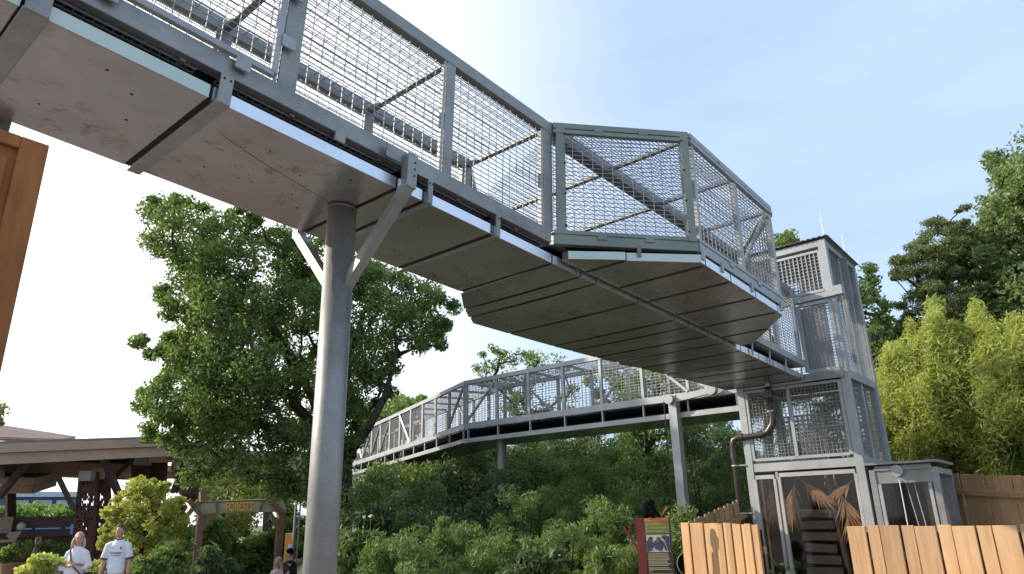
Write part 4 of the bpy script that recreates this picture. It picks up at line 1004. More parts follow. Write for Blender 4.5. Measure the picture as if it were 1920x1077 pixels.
# left side shrubs
tree('small_tree', 'yellow-green young tree with orange leaf tips behind the two visitors', [(265, 893), (285, 900), (312, 905), (320, 930), (345, 930), (352, 990), (345, 1040), (330, 1065), (260, 1072), (205, 1060), (180, 1015), (198, 985), (195, 950), (222, 915)], 20.5, 1.2, 150, .21, 'leaf_lime', 120, .09, gpos(270, 20.5), atD(270, 1000, 20.5), .06, 41, aspect=.55)
tree('small_tree', 'airy yellow-green tree behind the carved sign board', [(410, 890), (440, 880), (470, 900), (500, 905), (500, 935), (480, 1000), (440, 1020), (385, 1010), (375, 940), (385, 900)], 29, 1.6, 70, .45, 'leaf_lime', 150, .14, gpos(440, 29), atD(440, 1000, 29), .08, 42, aspect=.55)
ls = [(332, 21.5, 22, 955, 'leaf_mid', 'mid green bush between the visitors and the carved sign'), (325, 18.2, 42, 1022, 'leaf_mid', 'low leafy plants behind the visitor in the football shirt'), (400, 15.5, 30, 1028, 'leaf_hilldark', 'low dark bush beneath the carved sign'),
      (445, 30, 40, 985, 'leaf_mid', 'green shrub framed by the carved sign posts'), (485, 31, 35, 1000, 'leaf_lime', 'yellowish shrub near the right sign post'), (540, 30, 40, 950, 'leaf_mid', 'leafy shrub behind the orange sign'),
      (440, 16.5, 30, 1047, 'leaf_hilldark', 'small spruce-like bush on the mulch bed'), (272, 18, 30, 1048, 'leaf_mid', 'low green plants right behind the visitors'), (196, 18.2, 18, 1050, 'leaf_lime', 'low lime-green plants between the visitors'),
      (503, 30, 22, 1010, 'leaf_mid', 'round green bush beside the right sign post'), (395, 27, 40, 960, 'leaf_mid', 'soft green bush far behind the left sign post'), (310, 22, 35, 970, 'leaf_lime', 'lime shrub behind the young yellow-green tree'),
      (650, 24, 25, 1000, 'leaf_hill', 'shrub right of the column behind the child in teal'), (600, 27, 40, 985, 'leaf_mid', 'bush hidden partly by the steel column')]
for i, (px, D, hw, ty, lm, lab) in enumerate(ls):
    b = gpos(px, D); tp = atD(px, ty, D); hgt = max(.35, tp.z - b.z); wm = hw / F * D; cs = []; rs = []
    for k in range(34):
        a = rnd.random() * 6.28; q = rnd.random() ** .5; zz = rnd.random(); env = math.sqrt(max(.05, 1 - (zz - .3) ** 2 / .5)) if zz > .3 else 1
        cs.append((b.x + math.cos(a) * q * wm * env, b.y + math.sin(a) * q * wm * env, b.z + .05 + zz * (hgt - .12))); rs.append(rnd.uniform(.10, .2) * D / 15)
    t = thing('shrub', b, lab, 'shrub', 'shrubs near the plaza')
    leaves('foliage', lm, cs, rs, 150, .0055 * D, t, seed=200 + i, aspect=.5)
    P('stems', 'bark', t, lambda m: [m.tube([b, V(cs[k])], [.012, .005], 5, cap=False) for k in range(8)])
# planter with flowers
pp = gpos(104, 16.6)
pl = thing('flower_planter', pp, 'round brown planter overflowing with yellow-green flowers beside the woman', 'planter')
P('pot', 'pot', pl, lambda m: m.tube([pp, pp + V((0, 0, .3)), pp + V((0, 0, .92))], [.26, .32, .40], 24))
P('timber_post', 'slat', pl, lambda m: m.box(pp + V((.18, .1, .62)), .10, .10, 1.24))
fc = [(pp.x + rnd.gauss(-.12, .18), pp.y + rnd.gauss(-.05, .15), .95 + rnd.random() * .3) for k in range(26)]
leaves('flowers', 'leaf_flower', fc, [.11] * 26, 40, .085, pl, seed=5, aspect=.8)
# white blossoms right of the column
for i, (px, py) in enumerate(((683, 970), (695, 968))):
    c = atD(px, py, 13.5); t = thing('white_flower', c, ['white blossom on the dark shrub, the left of the pair', 'white blossom on the dark shrub, the right of the pair'][i], 'flower', 'white blossoms right of the column')
    leaves('petals', 'petal_white', [tuple(c)], [.03], 16, .04, t, seed=300 + i, aspect=.9)
    P('stem', 'leaf_mid', t, lambda m: m.tube([c, V((c.x, c.y + .1, .3))], .004, 4))

# distant trees on the left
for i, (px, hw, ty, D) in enumerate(((20, 45, 948, 95), (70, 45, 945, 100), (125, 40, 950, 92), (-40, 45, 950, 95))):
    b = gpos(px, D); tp = atD(px, ty, D)
    poly = [(px - hw, 975), (px - hw * .9, ty + 12), (px - hw * .4, ty), (px + hw * .3, ty + 2), (px + hw * .9, ty + 10), (px + hw, 975)]
    tree('distant_tree', ['round green tree far off in front of the blue building, at the left', 'round green tree far off in front of the blue building, in the middle', 'round green tree far off beside the perforated pillar', 'far green tree at the very left'][i], poly, D, 3, 30, 1.3, 'leaf_mid', 90, .5, V((b.x, b.y, 0)), V((tp.x, tp.y, 2.2)), .2, 60 + i, group='distant trees before the blue building')
b = atD(0, 775, 20)
tree('small_tree', 'leafy branch tip poking in at the left edge above the pavilion roof', [(-40, 740), (-10, 745), (6, 770), (6, 795), (-20, 800), (-60, 790)], 20, .6, 14, .3, 'leaf_mid', 120, .1, V((b.x - 1.5, b.y, 0)), V((b.x - 1.2, b.y, 3.5)), .08, 71)

# ------------------------------------------------------------------ pavilion, buildings
def roofplate(parent, name, poly3, th, mat='roofing', raft=True):
    if raft:
        cc_ = sum(poly3, V((0, 0, 0))) / len(poly3)
        a0, b0, e0 = poly3[0], poly3[1], poly3[-1]
        for i in range(1, 9):
            q = a0.lerp(b0, i / 9); q2 = e0.lerp(poly3[-2], i / 9)
            beam('rafter', 'timber', parent, q.lerp(q2, .03) + V((0, 0, th * .12)), q.lerp(q2, .9) + V((0, 0, th * .12)), .14, th * .4, bevel=0)
    P('roof_sheet', mat, parent, lambda m: m.prism([p + V((0, 0, th * .88)) for p in poly3], [p + V((0, 0, th)) for p in poly3]))
    P('soffit', 'soffit', parent, lambda m: m.prism([p + V((0, 0, th * .35)) for p in poly3], [p + V((0, 0, th * .87)) for p in poly3]))
    c = sum(poly3, V((0, 0, 0))) / len(poly3)
    for i in range(len(poly3)):
        a = poly3[i]; b = poly3[(i + 1) % len(poly3)]
        a2 = a.lerp(c, .03) ; b2 = b.lerp(c, .03)
        beam('fascia_beam', 'soffit', parent, a2 + V((0, 0, 0)), b2 + V((0, 0, 0)), .16, th * .62, bevel=0)
pav = thing('pavilion', gpos(220, 32), 'large timber canopy on dark perforated steel pillars at the left', 'pavilion')
roof1 = [atD(-160, 868, 29), atD(330, 846, 30), atD(372, 858, 36), atD(240, 864, 44), atD(-160, 872, 44)]
roofplate(pav, 'roof', roof1, .58)
def perfcol(m, x0b, x1b, yb, x0t, x1t, yt, D, n=3):
    a = atD(x0b, yb, D); b = atD(x1b, yb, D); c = atD(x1t, yt, D); d = atD(x0t, yt, D); dp = V((0, .9, 0))
    m.prism([a, b, c, d], [a + V((.1, .5, 0)), b + V((.1, .5, 0)), c + V((.1, .5, 0)), d + V((.1, .5, 0))])
def perfplate(m, a, b, c, d, holes, th):
    """tapered plate with irregular punched holes, made of cells; skipped cells are the holes"""
    nu, nv = 12, 44
    rn_ = random.Random(holes)
    for j in range(nv):
        for i in range(nu):
            v = j / nv
            hole = (0 < i < nu - 1) and ((.40 < v < .78 and rn_.random() < .45) or (.86 < v < .90 and i in (3, 6)))
            if hole: continue
            q = lambda uu, vv: a.lerp(b, uu).lerp(d.lerp(c, uu), vv)
            p = [q(i / nu, j / nv), q((i + 1) / nu, j / nv), q((i + 1) / nu, (j + 1) / nv), q(i / nu, (j + 1) / nv)]
            m.hexa([x for x in p] + [x + th for x in p])
for k, (xs, D) in enumerate((((133, 172, 1030, 148, 182, 885), 30.5), ((176, 208, 1030, 184, 202, 880), 30.9), ((244, 278, 960, 246, 276, 868), 36), ((280, 306, 960, 280, 312, 862), 36.4))):
    a = atD(xs[0], xs[2], D); b = atD(xs[1], xs[2], D); c = atD(xs[4], xs[5], D); d = atD(xs[3], xs[5], D)
    a = d + (a - d) * ((d.z) / (d.z - a.z)); b = c + (b - c) * ((c.z) / (c.z - b.z))
    P('perforated_pillar', 'rust_dark', pav, lambda m: perfplate(m, a, b, c, d, k, V((.03, .12, 0))))
def strut(a, b, D1, D2, w=.22): beam('strut', 'steel_brown', pav, atD(*a, D1), atD(*b, D2), w, .18, bevel=0)
strut((58, 858), (-2, 932), 30, 30.5); strut((190, 850), (226, 935), 30, 31); strut((104, 884), (138, 955), 30.5, 30.5); strut((345, 868), (322, 925), 34, 34); strut((210, 900), (250, 860), 34, 34, .15); strut((0, 850), (2, 895), 29.8, 29.8, .4)
for x, y in ((52, 838), (325, 828)): P('beam_end', 'steel_brown', pav, lambda m: m.box(atD(x, y + 8, 29.4), .16, .1, .36))
for q_ in ((300, 856, 32, .7, .4, .45), (188, 889, 31, .4, .4, .4)): P('timber_joint', 'soffit', pav, lambda m: m.box(atD(*q_[:3]), *q_[3:]))
for q_ in ((268, 864, 35.5, .6, .4, .4), (163, 893, 30.4, .45, .3, .35)): P('pillar_cap', 'galv', pav, lambda m: m.box(atD(*q_[:3]), *q_[3:]))
pav2 = thing('pavilion', gpos(100, 46), 'second lower timber canopy behind the large one at the left', 'pavilion')
roof2 = [atD(-150, 876, 38), atD(195, 888, 40), atD(370, 892, 46), atD(240, 896, 56), atD(-150, 880, 56)]
roofplate(pav2, 'roof', roof2, .5)
beam('pillar', 'steel_brown', pav2, atD(20, 1000, 47), atD(20, 884, 47), .4, .4, w_, bevel=0)
pav3 = thing('pavilion', gpos(30, 40), 'small low canopy with pointed end at the far left', 'pavilion')
roof3 = [atD(-120, 916, 36), atD(62, 919, 36.5), atD(106, 905, 41), atD(-120, 898, 43)]
roofplate(pav3, 'roof', roof3, .5)
beam('pillar', 'steel_brown', pav3, atD(-40, 1000, 40), atD(-40, 905, 40), .4, .4, w_, bevel=0)
pav4 = thing('pavilion', gpos(60, 52), 'highest sloping roof plane rising at the far left behind the large canopy', 'pavilion')
roof4 = [atD(-100, 822, 46), atD(110, 829, 47), atD(142, 823, 54), atD(0, 801, 58), atD(-120, 782, 58)]
roofplate(pav4, 'roof', roof4, .16, 'timber')
beam('pillar', 'steel_brown', pav4, atD(-60, 1000, 52), atD(-60, 815, 52), .4, .4, w_, bevel=0)
pav5 = thing('pavilion', gpos(450, 40), 'dark timber canopy behind the oak and the carved sign', 'pavilion')
roof5 = [atD(318, 872, 38), atD(560, 872, 39), atD(640, 890, 46), atD(560, 905, 52), atD(350, 900, 50)]
roofplate(pav5, 'roof', roof5, .7)
roof6 = [atD(335, 915, 44), atD(560, 925, 44), atD(560, 935, 52), atD(350, 935, 52)]
roofplate(pav5, 'roof', roof6, .9)
for x in (385, 505, 540):
    beam('pillar', 'steel_brown', pav5, V((*atD(x, 980, 40).to_2d(), 0)), atD(x, 890, 40), .35, .35, w_, bevel=0)
for a, b in (((350, 940), (375, 905)), ((378, 905), (392, 935)), ((478, 940), (495, 905)), ((330, 925), (350, 870))): beam('strut', 'steel_brown', pav5, atD(*a, 38), atD(*b, 38), .22, .18, bevel=0)
# brown building
bl = thing('brown_building', gpos(60, 44), 'low dark brown clad building beyond the plaza at the left', 'building')
def bx(parent, name, mat, x0, x1, yb, yt, D, dep, zb=None):
    a = atD(x0, yb, D); b = atD(x1, yb, D); t = atD((x0 + x1) / 2, yt, D).z; z0 = a.z if zb is None else zb
    d = V((b.x - a.x, b.y - a.y, 0)); L = d.length; d.normalize(); nn = V((-d.y, d.x, 0)); c = V(((a.x + b.x) / 2, (a.y + b.y) / 2, (z0 + t) / 2)) + nn * dep / 2
    P(name, mat, parent, lambda m: m.box(c, L, dep, t - z0, d, nn, Z3))
bx(bl, 'roof_fascia', 'brown_clad', 18, 132, 991, 969, 40, 6); bx(bl, 'lower_fascia', 'brown_clad', 20, 130, 1008, 993, 40.3, 6)
bx(bl, 'end_bay', 'slat', -40, 20, 1000, 970, 39.5, 5.5); bx(bl, 'wall', 'dark_in', 36, 130, 1050, 1004, 40.8, 4, 0); bx(bl, 'counter', 'dark_in', -40, 38, 1050, 1000.5, 41.5, 4, 0)
P('lamp', 'white_rod', bl, lambda m: m.ell(atD(40, 987, 39.6), .18, .18, .18))
bx(bl, 'ledge', 'slat', -40, 30, 1019, 1013, 38.5, 1.5)
st = thing('stone_block', gpos(30, 39), 'rough tan stone wedge beside the brown building', 'rock')
P('rock', 'stone', st, lambda m: m.prism([V((*atD(x, 1000, 38.2).to_2d(), atD(x, y, 38.2).z)) for x, y in ((11, 1004), (28, 1018), (35, 1008), (40, 996), (18, 998))], [V((*atD(x, 1000, 39.2).to_2d(), atD(x, y, 39.2).z)) for x, y in ((11, 1004), (28, 1018), (35, 1008), (40, 996), (18, 998))]))
wp = thing('wooden_post', gpos(70, 36), 'leaning pale wooden post in front of the brown building', 'post')
beam('post', 'slat', wp, V((*atD(66, 1040, 36).to_2d(), 0)), atD(73, 1007, 36), .2, .12, w_); P('bolt', 'bolt', wp, lambda m: m.ell(atD(72, 1012, 35.8), .03, .03, .03, 6, 4))
for i, px in enumerate((38, 105)):
    b = gpos(px, 35); t = thing('potted_plant', b, ['leafy plant in a low pot before the brown building at the left', 'dark leafy plant in a low pot near the perforated pillar'][i], 'potted plant', 'potted plants by the building')
    P('pot', 'pot', t, lambda m: m.tube([b, b + V((0, 0, .5))], [.35, .45], 14))
    leaves('foliage', 'leaf_mid' if i == 0 else 'leaf_hill', [(b.x + rnd.uniform(-.5, .5), b.y, .7 + rnd.random() * .5) for k in range(12)], [.25] * 12, 50, .2, t, seed=400 + i)
# blue building far away
bb_ = thing('blue_building', gpos(60, 150), 'distant pale-roofed hall with blue steel frame on the horizon', 'building')
bx(bb_, 'roof', 'pale_roof', -120, 150, 932, 922, 150, 30); bx(bb_, 'blue_frame', 'blue_paint', -120, 148, 965, 932.5, 152, 28, 0)
for x0, x1 in ((-60, -10), (12, 52), (60, 96), (104, 136)):
    bx(bb_, 'window_band', 'pale_roof', x0, x1, 950, 938, 151, .5)

# ------------------------------------------------------------------ carved FORESTS sign
fs = thing('carved_sign', gpos(450, 26), 'carved wooden board reading FORESTS between two forked timber posts', 'sign')
f0 = atD(378, 954, 26); f1 = atD(528, 951, 26.6)
fd = (f1 - f0); fd.z = 0; fd.normalize(); fn = V((fd.y, -fd.x, 0))
if fn.y > 0: fn = -fn
def FQ(x, y, o=0):
    p = onplane(x, y, f0, fn); return p + fn * o
bd = [(364, 944), (372, 941), (430, 938), (505, 935), (530, 937), (538, 957), (534, 960), (450, 962), (376, 965)]
P('board', 'carved', fs, lambda m: m.prism([FQ(x, y, 0) for x, y in bd], [FQ(x, y, -.12) for x, y in bd]), bevel=.02)
P('carved_border', 'sign_timber', fs, lambda m: [m.beam(FQ(406, 942, .01), FQ(408, 961, .01), .05, .12, fn), m.beam(FQ(493, 938, .01), FQ(487, 959, .01), .05, .12, fn), m.beam(FQ(374, 942, .01), FQ(528, 937, .01), .03, .03, fn)])
tl = FQ(422, 959.0, .02); tr = FQ(471, 957, .02)
text(fs, 'FORESTS', tl, .40, (tr - tl), fn, 'yellow', sxx=.56, ext=.02, offset=.012)
for xt, yt, xb in ((378, 964, 366), (528, 960, 518)):
    a = FQ(xt, yt, -.02); P('post', 'sign_timber', fs, lambda m: m.beam(V((a.x, a.y, 0)), a, .22, .24, fn), bevel=.02)
for a, b in (((378, 970), (353, 938)), ((528, 962), (502, 932)), ((371, 996), (398, 966)), ((524, 994), (505, 963)), ((352, 965), (372, 940))):
    P('brace', 'sign_timber', fs, lambda m: m.beam(FQ(*a, .06), FQ(*b, .06), .14, .16, fn))
P('rear_stub', 'sign_timber', fs, lambda m: [m.beam(FQ(384, 940, -.3), FQ(384, 921, -.3), .2, .3, fn), m.beam(FQ(413, 939, -.2), FQ(416, 933, -.2), .15, .2, fn)])
# orange sign & poles near the column
og = thing('orange_sign', gpos(541, 26), 'rounded orange sign board just left of the steel column', 'sign')
P('board', 'orange', og, lambda m: m.box(atD(541, 1028, 26), .28, .05, .95), bevel=.02)
P('post', 'bolt', og, lambda m: m.tube([V((*atD(541, 1040, 26.1).to_2d(), 0)), atD(541, 1030, 26.1)], .04, 8))
P('picture', 'white_rod', og, lambda m: m.box(atD(543, 1030, 25.94), .12, .01, .3))
for i, x in enumerate((553, 561)):
    t = thing('thin_pole', gpos(x, 25), ['thin grey pole beside the orange sign', 'thinner grey pole against the steel column'][i], 'pole', 'thin grey poles')
    P('pole', 'galv', t, lambda m: m.tube([gpos(x, 25), atD(x + 3, 935, 25)], .05 if i == 0 else .03, 8)); P('cap', 'galv', t, lambda m: m.ell(atD(x + 3, 935, 25), .06, .06, .03))
# hoop leaning behind the fence
hp = thing('metal_hoop', gpos(1285, 11.4), 'dark round disc with pale rim half hidden by the low fence corner', 'disc')
hc = atD(1292, 1058, 11.3); P('rim', 'galv', hp, lambda m: m.tube([hc + sx * (.17 * math.cos(a)) + Z3 * (.17 * math.sin(a)) for a in [i * math.pi / 16 for i in range(33)]], .008, 6, cap=False)); P('disc', 'black', hp, lambda m: m.tube([hc + sn * .004, hc - sn * .006], .165, 24))

# ------------------------------------------------------------------ people
def human(name, label, base, face, h, parts):
    """standing figure; face = heading unit vector; local frame X = person's right seen by viewer's left"""
    t = thing(name, base, label, 'person')
    f = V(face).normalized(); r = V((f.y, -f.x, 0)); k = h / 1.75    # r = person's right-hand side
    L = lambda x, y, z: V(base) + r * (x * k) + f * (y * k) + Z3 * (z * k)
    return t, L, f, r, k
def hand(m, wrist, d, palmn, k, curl=.5, thumbside=None):
    d = V(d).normalized(); pn = V(palmn).normalized(); s = d.cross(pn).normalized()
    m.tube([wrist, wrist + d * .035 * k, wrist + d * .085 * k], [(.022 * k, .018 * k), (.036 * k, .016 * k), (.038 * k, .014 * k)], 8)
    for i, (o, l) in enumerate(((-.027, .068), (-.009, .078), (.009, .073), (.026, .058))):
        b = wrist + d * .083 * k + s * o * k; q = b + (d - pn * curl * .4).normalized() * l * .5 * k; e = q + (d - pn * curl * 1.2).normalized() * l * .5 * k
        m.tube([b, q, e], [.0095 * k, .0088 * k, .007 * k], 6)
    b = wrist + d * .03 * k - s * .03 * k
    m.tube([b, b + (d * .8 - s * .7 - pn * .2).normalized() * .035 * k, b + (d - s * .25 - pn * .4).normalized() * .07 * k], [.012 * k, .011 * k, .008 * k], 6)
def head(m, L, c, fd, k, up=V((0, 0, 1))):
    fd = V(fd).normalized(); sd = up.cross(fd).normalized(); up2 = fd.cross(sd).normalized()
    m.ell(c, .072 * k, .092 * k, .105 * k, 14, 10, sd, fd, up2)
    m.ell(c + fd * .02 * k - up2 * .06 * k, .055 * k, .065 * k, .06 * k, 12, 8, sd, fd, up2)
    m.ell(c + fd * .095 * k - up2 * .015 * k, .013 * k, .02 * k, .025 * k, 8, 6, sd, fd, up2)
    m.ell(c + fd * .078 * k + up2 * .028 * k, .05 * k, .012 * k, .01 * k, 8, 5, sd, fd, up2)
    m.ell(c + fd * .077 * k - up2 * .062 * k, .026 * k, .012 * k, .010 * k, 8, 5, sd, fd, up2)
    for q in (-1, 1): m.ell(c + sd * q * .074 * k - up2 * .01 * k, .01 * k, .018 * k, .03 * k, 8, 6, sd, fd, up2)
    return sd, up2
def facebits(t, c, fd, sd, up2, k):
    def e(m):
        for q in (-1, 1): m.ell(c + fd * .083 * k + sd * q * .031 * k + up2 * .008 * k, .012 * k, .006 * k, .006 * k, 8, 5, sd, fd, up2)
    P('eyes', 'black', t, e)
    P('mouth', 'maroon', t, lambda m: m.ell(c + fd * .086 * k - up2 * .062 * k, .020 * k, .005 * k, .0035 * k, 8, 5, sd, fd, up2))
# man
mb_ = gpos(229, 16.3); fm = V((.25, -1, 0))
t, L, f, r, k = human('person', 'young man in white football shirt and black shorts looking up', mb_, fm, 1.80, None)
hd = V((-.10, -1, .25)); hc = L(0, .02, 1.635)
def mbody(m):
    for q in (-1, 1):
        m.tube([L(q * .10, .0, .95), L(q * .11, .02, .52), L(q * .115, -.0, .10)], [.085 * k, .058 * k, .04 * k], 10)
        m.tube([L(q * .115, -.02, .05), L(q * .125, .16, .03)], [.04 * k, .035 * k], 8)
        m.tube([L(q * .16, 0, 1.375), L(q * .215, -.01, 1.13), L(q * .235, .05, .88)], [.042 * k, .04 * k, .027 * k], 8)
        hand(m, L(q * .235, .05, .88), (f * .15 - Z3 * 1), r * q, k, .5)
    m.tube([L(0, 0, .92), L(0, 0, 1.1), L(0, 0, 1.28), L(0, 0, 1.42), L(0, .0, 1.46)], [(.13 * k, .09 * k), (.12 * k, .085 * k), (.13 * k, .09 * k), (.12 * k, .07 * k), (.05 * k, .05 * k)], 12)
    m.tube([L(0, -.01, 1.42), L(0, .01, 1.56)], [.055 * k, .05 * k], 10)
    head(m, L, hc, hd, k)
P('body', 'skin', t, mbody, remesh=.009)
hdn = hd.normalized(); sd = Z3.cross(hdn).normalized(); up2 = hdn.cross(sd)
facebits(t, hc, hdn, sd, up2, k)
def mhair(m):
    m.ell(hc + up2 * .035 * k - hdn * .02 * k, .083 * k, .095 * k, .092 * k, 12, 8, sd, hdn, up2); m.ell(hc + up2 * .085 * k + hdn * .055 * k, .06 * k, .045 * k, .032 * k, 10, 6, sd, hdn, up2)
P('hair', 'brown_hair', t, mhair, remesh=.008)
def mshirt(m):
    m.tube([L(0, 0, .88), L(0, .0, .98), L(0, 0, 1.12), L(0, 0, 1.28), L(0, 0, 1.39), L(0, 0, 1.45), L(0, 0, 1.49)], [(.172 * k, .125 * k), (.168 * k, .125 * k), (.155 * k, .115 * k), (.165 * k, .12 * k), (.15 * k, .11 * k), (.105 * k, .085 * k), (.06 * k, .06 * k)], 16)
    for q in (-1, 1): m.tube([L(q * .10, 0, 1.42), L(q * .165, 0, 1.385), L(q * .218, -.01, 1.16)], [.05 * k, .066 * k, .068 * k], 12)
P('shirt', 'white_cloth', t, mshirt, remesh=.012)
P('collar', 'maroon', t, lambda m: m.tube([L(.062 * math.cos(a), .062 * math.sin(a) + .01, 1.495 - .012 * math.sin(a)) for a in [i * math.pi / 10 for i in range(21)]], .007 * k, 6, cap=False))
P('cuff', 'maroon', t, lambda m: [m.tube([L(q * .217, -.01, 1.165), L(q * .222, -.01, 1.14)], .070 * k, 14) for q in (-1, 1)])
P('shorts', 'black_cloth', t, lambda m: [m.tube([L(q * .08, 0, .98), L(q * .10, 0, .75), L(q * .11, .01, .50)], [.085 * k, .095 * k, .095 * k], 12) for q in (-1, 1)], remesh=.014)
P('shoe', 'shoe', t, lambda m: [m.tube([L(q * .115, -.06, .045), L(q * .12, .08, .045), L(q * .13, .20, .035)], [.045 * k, .05 * k, .03 * k], 10) for q in (-1, 1)])
text(t, 'Emirates', L(0, .128, 1.235), .058, -r, f, 'print_grey', 'shirt_lettering', 'CENTER', .001, offset=.0008)
text(t, 'FLY BETTER', L(0, .124, 1.195), .030, -r, f, 'print_grey', 'shirt_lettering', 'CENTER', .001)
P('crest', 'print_grey', t, lambda m: m.box(L(-.075, .118, 1.335), .028, .004, .035, r, f, Z3))
P('maker_mark', 'print_grey', t, lambda m: [m.beam(L(.062 + i * .012, .123, 1.325), L(.055 + i * .012, .123, 1.335 + .006 * (2 - i)), .006, .003, f) for i in range(3)])
# woman
wb = gpos(155, 16.4); fw = V((.05, -1, 0))
t, L, f, r, k = human('person', 'woman with long blonde hair and loose white top holding her bag strap', wb, fw, 1.68, None)
hd = V((.55, -.85, .0)).normalized(); hc = L(0, .02, 1.635)
sd = Z3.cross(hd).normalized(); up2 = hd.cross(sd)
wr = L(-.02, .25, 1.13); wl = L(-.10, .24, 1.17)
def wbody(m):
    for q in (-1, 1):
        m.tube([L(q * .10, .0, .95), L(q * .10, .02, .52), L(q * .10, -.0, .10)], [.09 * k, .06 * k, .04 * k], 10)
        m.tube([L(q * .10, -.02, .05), L(q * .11, .15, .03)], [.038 * k, .032 * k], 8)
    m.tube([L(.15, 0, 1.35), L(.24, -.02, 1.12), wr], [.040 * k, .042 * k, .027 * k], 8); hand(m, wr, (-r * .9 + f * .25 + Z3 * .25), f, k, .9)
    m.tube([L(-.15, 0, 1.35), L(-.24, -.0, 1.12), wl], [.040 * k, .042 * k, .027 * k], 8); hand(m, wl, (r * .8 + f * .3 + Z3 * .35), f, k, .9)
    m.tube([L(0, 0, .92), L(0, 0, 1.1), L(0, 0, 1.28), L(0, 0, 1.42), L(0, .0, 1.46)], [(.14 * k, .10 * k), (.13 * k, .09 * k), (.13 * k, .09 * k), (.11 * k, .07 * k), (.05 * k, .05 * k)], 12)
    m.tube([L(0, -.01, 1.42), L(0, .01, 1.56)], [.05 * k, .046 * k], 10)
    head(m, L, hc, hd, k)
P('body', 'skin', t, wbody, remesh=.009); facebits(t, hc, hd, sd, up2, k)
def whair(m):
    m.ell(hc + up2 * .03 * k - hd * .03 * k, .088 * k, .098 * k, .098 * k, 12, 8, sd, hd, up2)
    for q, o in ((-1, .0), (1, .0)):
        m.tube([hc + sd * q * .075 * k - hd * .02 * k, hc + sd * q * .095 * k - up2 * .09 * k - hd * .01 * k, hc + sd * q * .10 * k - up2 * .19 * k - hd * .0 * k], [.035 * k, .038 * k, .02 * k], 8)
    m.tube([hc - hd * .06 * k, hc - hd * .09 * k - up2 * .1 * k, hc - hd * .08 * k - up2 * .22 * k], [.07 * k, .075 * k, .045 * k], 10)
P('hair', 'blonde', t, whair, remesh=.009)
def wshirt(m):
    m.tube([L(0, 0, .93), L(0, .01, 1.0), L(0, .01, 1.12), L(0, 0, 1.28), L(0, 0, 1.38), L(0, 0, 1.44), L(0, 0, 1.48)], [(.20 * k, .15 * k), (.195 * k, .155 * k), (.175 * k, .14 * k), (.165 * k, .13 * k), (.145 * k, .105 * k), (.11 * k, .085 * k), (.07 * k, .065 * k)], 16)
    m.tube([L(.09, 0, 1.41), L(.155, 0, 1.36), L(.245, -.02, 1.10), L(.20, .10, 1.09)], [.05 * k, .064 * k, .07 * k, .066 * k], 12)
    m.tube([L(-.09, 0, 1.41), L(-.155, 0, 1.36), L(-.245, -.02, 1.10), L(-.22, .10, 1.11)], [.05 * k, .064 * k, .07 * k, .066 * k], 12)
P('top', 'white_cloth', t, wshirt, remesh=.012)
P('trousers', 'navy_cloth', t, lambda m: [m.tube([L(q * .085, 0, .98), L(q * .10, 0, .75), L(q * .10, .01, .50), L(q * .10, 0, .12)], [.11 * k, .105 * k, .085 * k, .07 * k], 12) for q in (-1, 1)], remesh=.014)
P('shoe', 'shoe', t, lambda m: [m.tube([L(q * .10, -.06, .04), L(q * .105, .08, .04), L(q * .11, .18, .03)], [.04 * k, .045 * k, .03 * k], 10) for q in (-1, 1)])
bag = thing('shoulder_bag', L(-.25, .05, 1.0), 'dark shoulder bag worn by the woman in white on a tan strap', 'bag')
P('strap', 'leather', bag, lambda m: m.tube([L(.10, .0, 1.49), L(.09, .11, 1.42), L(.02, .165, 1.25), L(-.08, .20, 1.10), L(-.2, .17, .98), L(-.26, .08, .92)], [(.016, .005)] * 6, 6))
P('pouch', 'black_cloth', bag, lambda m: m.box(L(-.27, .02, .88), .10, .24, .24, r, f, Z3), bevel=.03)
# seated visitors and child
def seated(label, px, D, ztop, top, hairm, legs, face, hairlong, skinm='skin'):
    p = gpos(px, D); t, L, f, r, k = human('person', label, V((p.x, p.y, ztop - 1.28)), face, 1.65, None)
    hc = L(0, .06, 1.20); hd = (f - Z3 * .25).normalized(); sd = Z3.cross(hd).normalized(); up2 = hd.cross(sd)
    def b(m):
        m.tube([L(0, 0, .48), L(0, .0, .75), L(0, .03, 1.0)], [(.16, .12), (.15, .11), (.13, .09)], 10); m.tube([L(0, .03, 1.0), L(0, .05, 1.12)], .05, 8)
        head(m, L, hc, hd, k)
        for q in (-1, 1):
            m.tube([L(q * .17, .03, .96), L(q * .22, .05, .72), L(q * .10, .28, .66)], [.045, .038, .026], 8); hand(m, L(q * .10, .28, .66), f - r * q * .5, Z3, k, .6)
            m.tube([L(q * .09, 0, .5), L(q * .12, .42, .52), L(q * .12, .44, .1)], [.085, .06, .042], 8); m.tube([L(q * .12, .42, .06), L(q * .12, .6, .04)], .035, 8)
    P('body', skinm, t, b, remesh=.012)
    P('top', top, t, lambda m: [m.tube([L(0, 0, .47), L(0, .0, .75), L(0, .03, .98), L(0, .03, 1.04)], [(.18, .14), (.17, .13), (.15, .11), (.07, .07)], 12)] + [m.tube([L(q * .13, .03, .98), L(q * .21, .05, .80)], .06, 8) for q in (-1, 1)], remesh=.016)
    P('trousers', legs, t, lambda m: [m.tube([L(q * .09, 0, .5), L(q * .12, .42, .52), L(q * .12, .44, .15)], [.10, .078, .06], 8) for q in (-1, 1)], remesh=.016)
    def hr(m):
        m.ell(hc + up2 * .03 - hd * .025, .085, .098, .095, 10, 7, sd, hd, up2)
        if hairlong:
            for q in (-1, 1): m.tube([hc + sd * q * .07, hc + sd * q * .10 - up2 * .15, hc + sd * q * .12 - up2 * .34], [.04, .045, .025], 8)
            m.tube([hc - hd * .06, hc - hd * .10 - up2 * .3], [.07, .06], 8)
    P('hair', hairm, t, hr, remesh=.012)
    return p
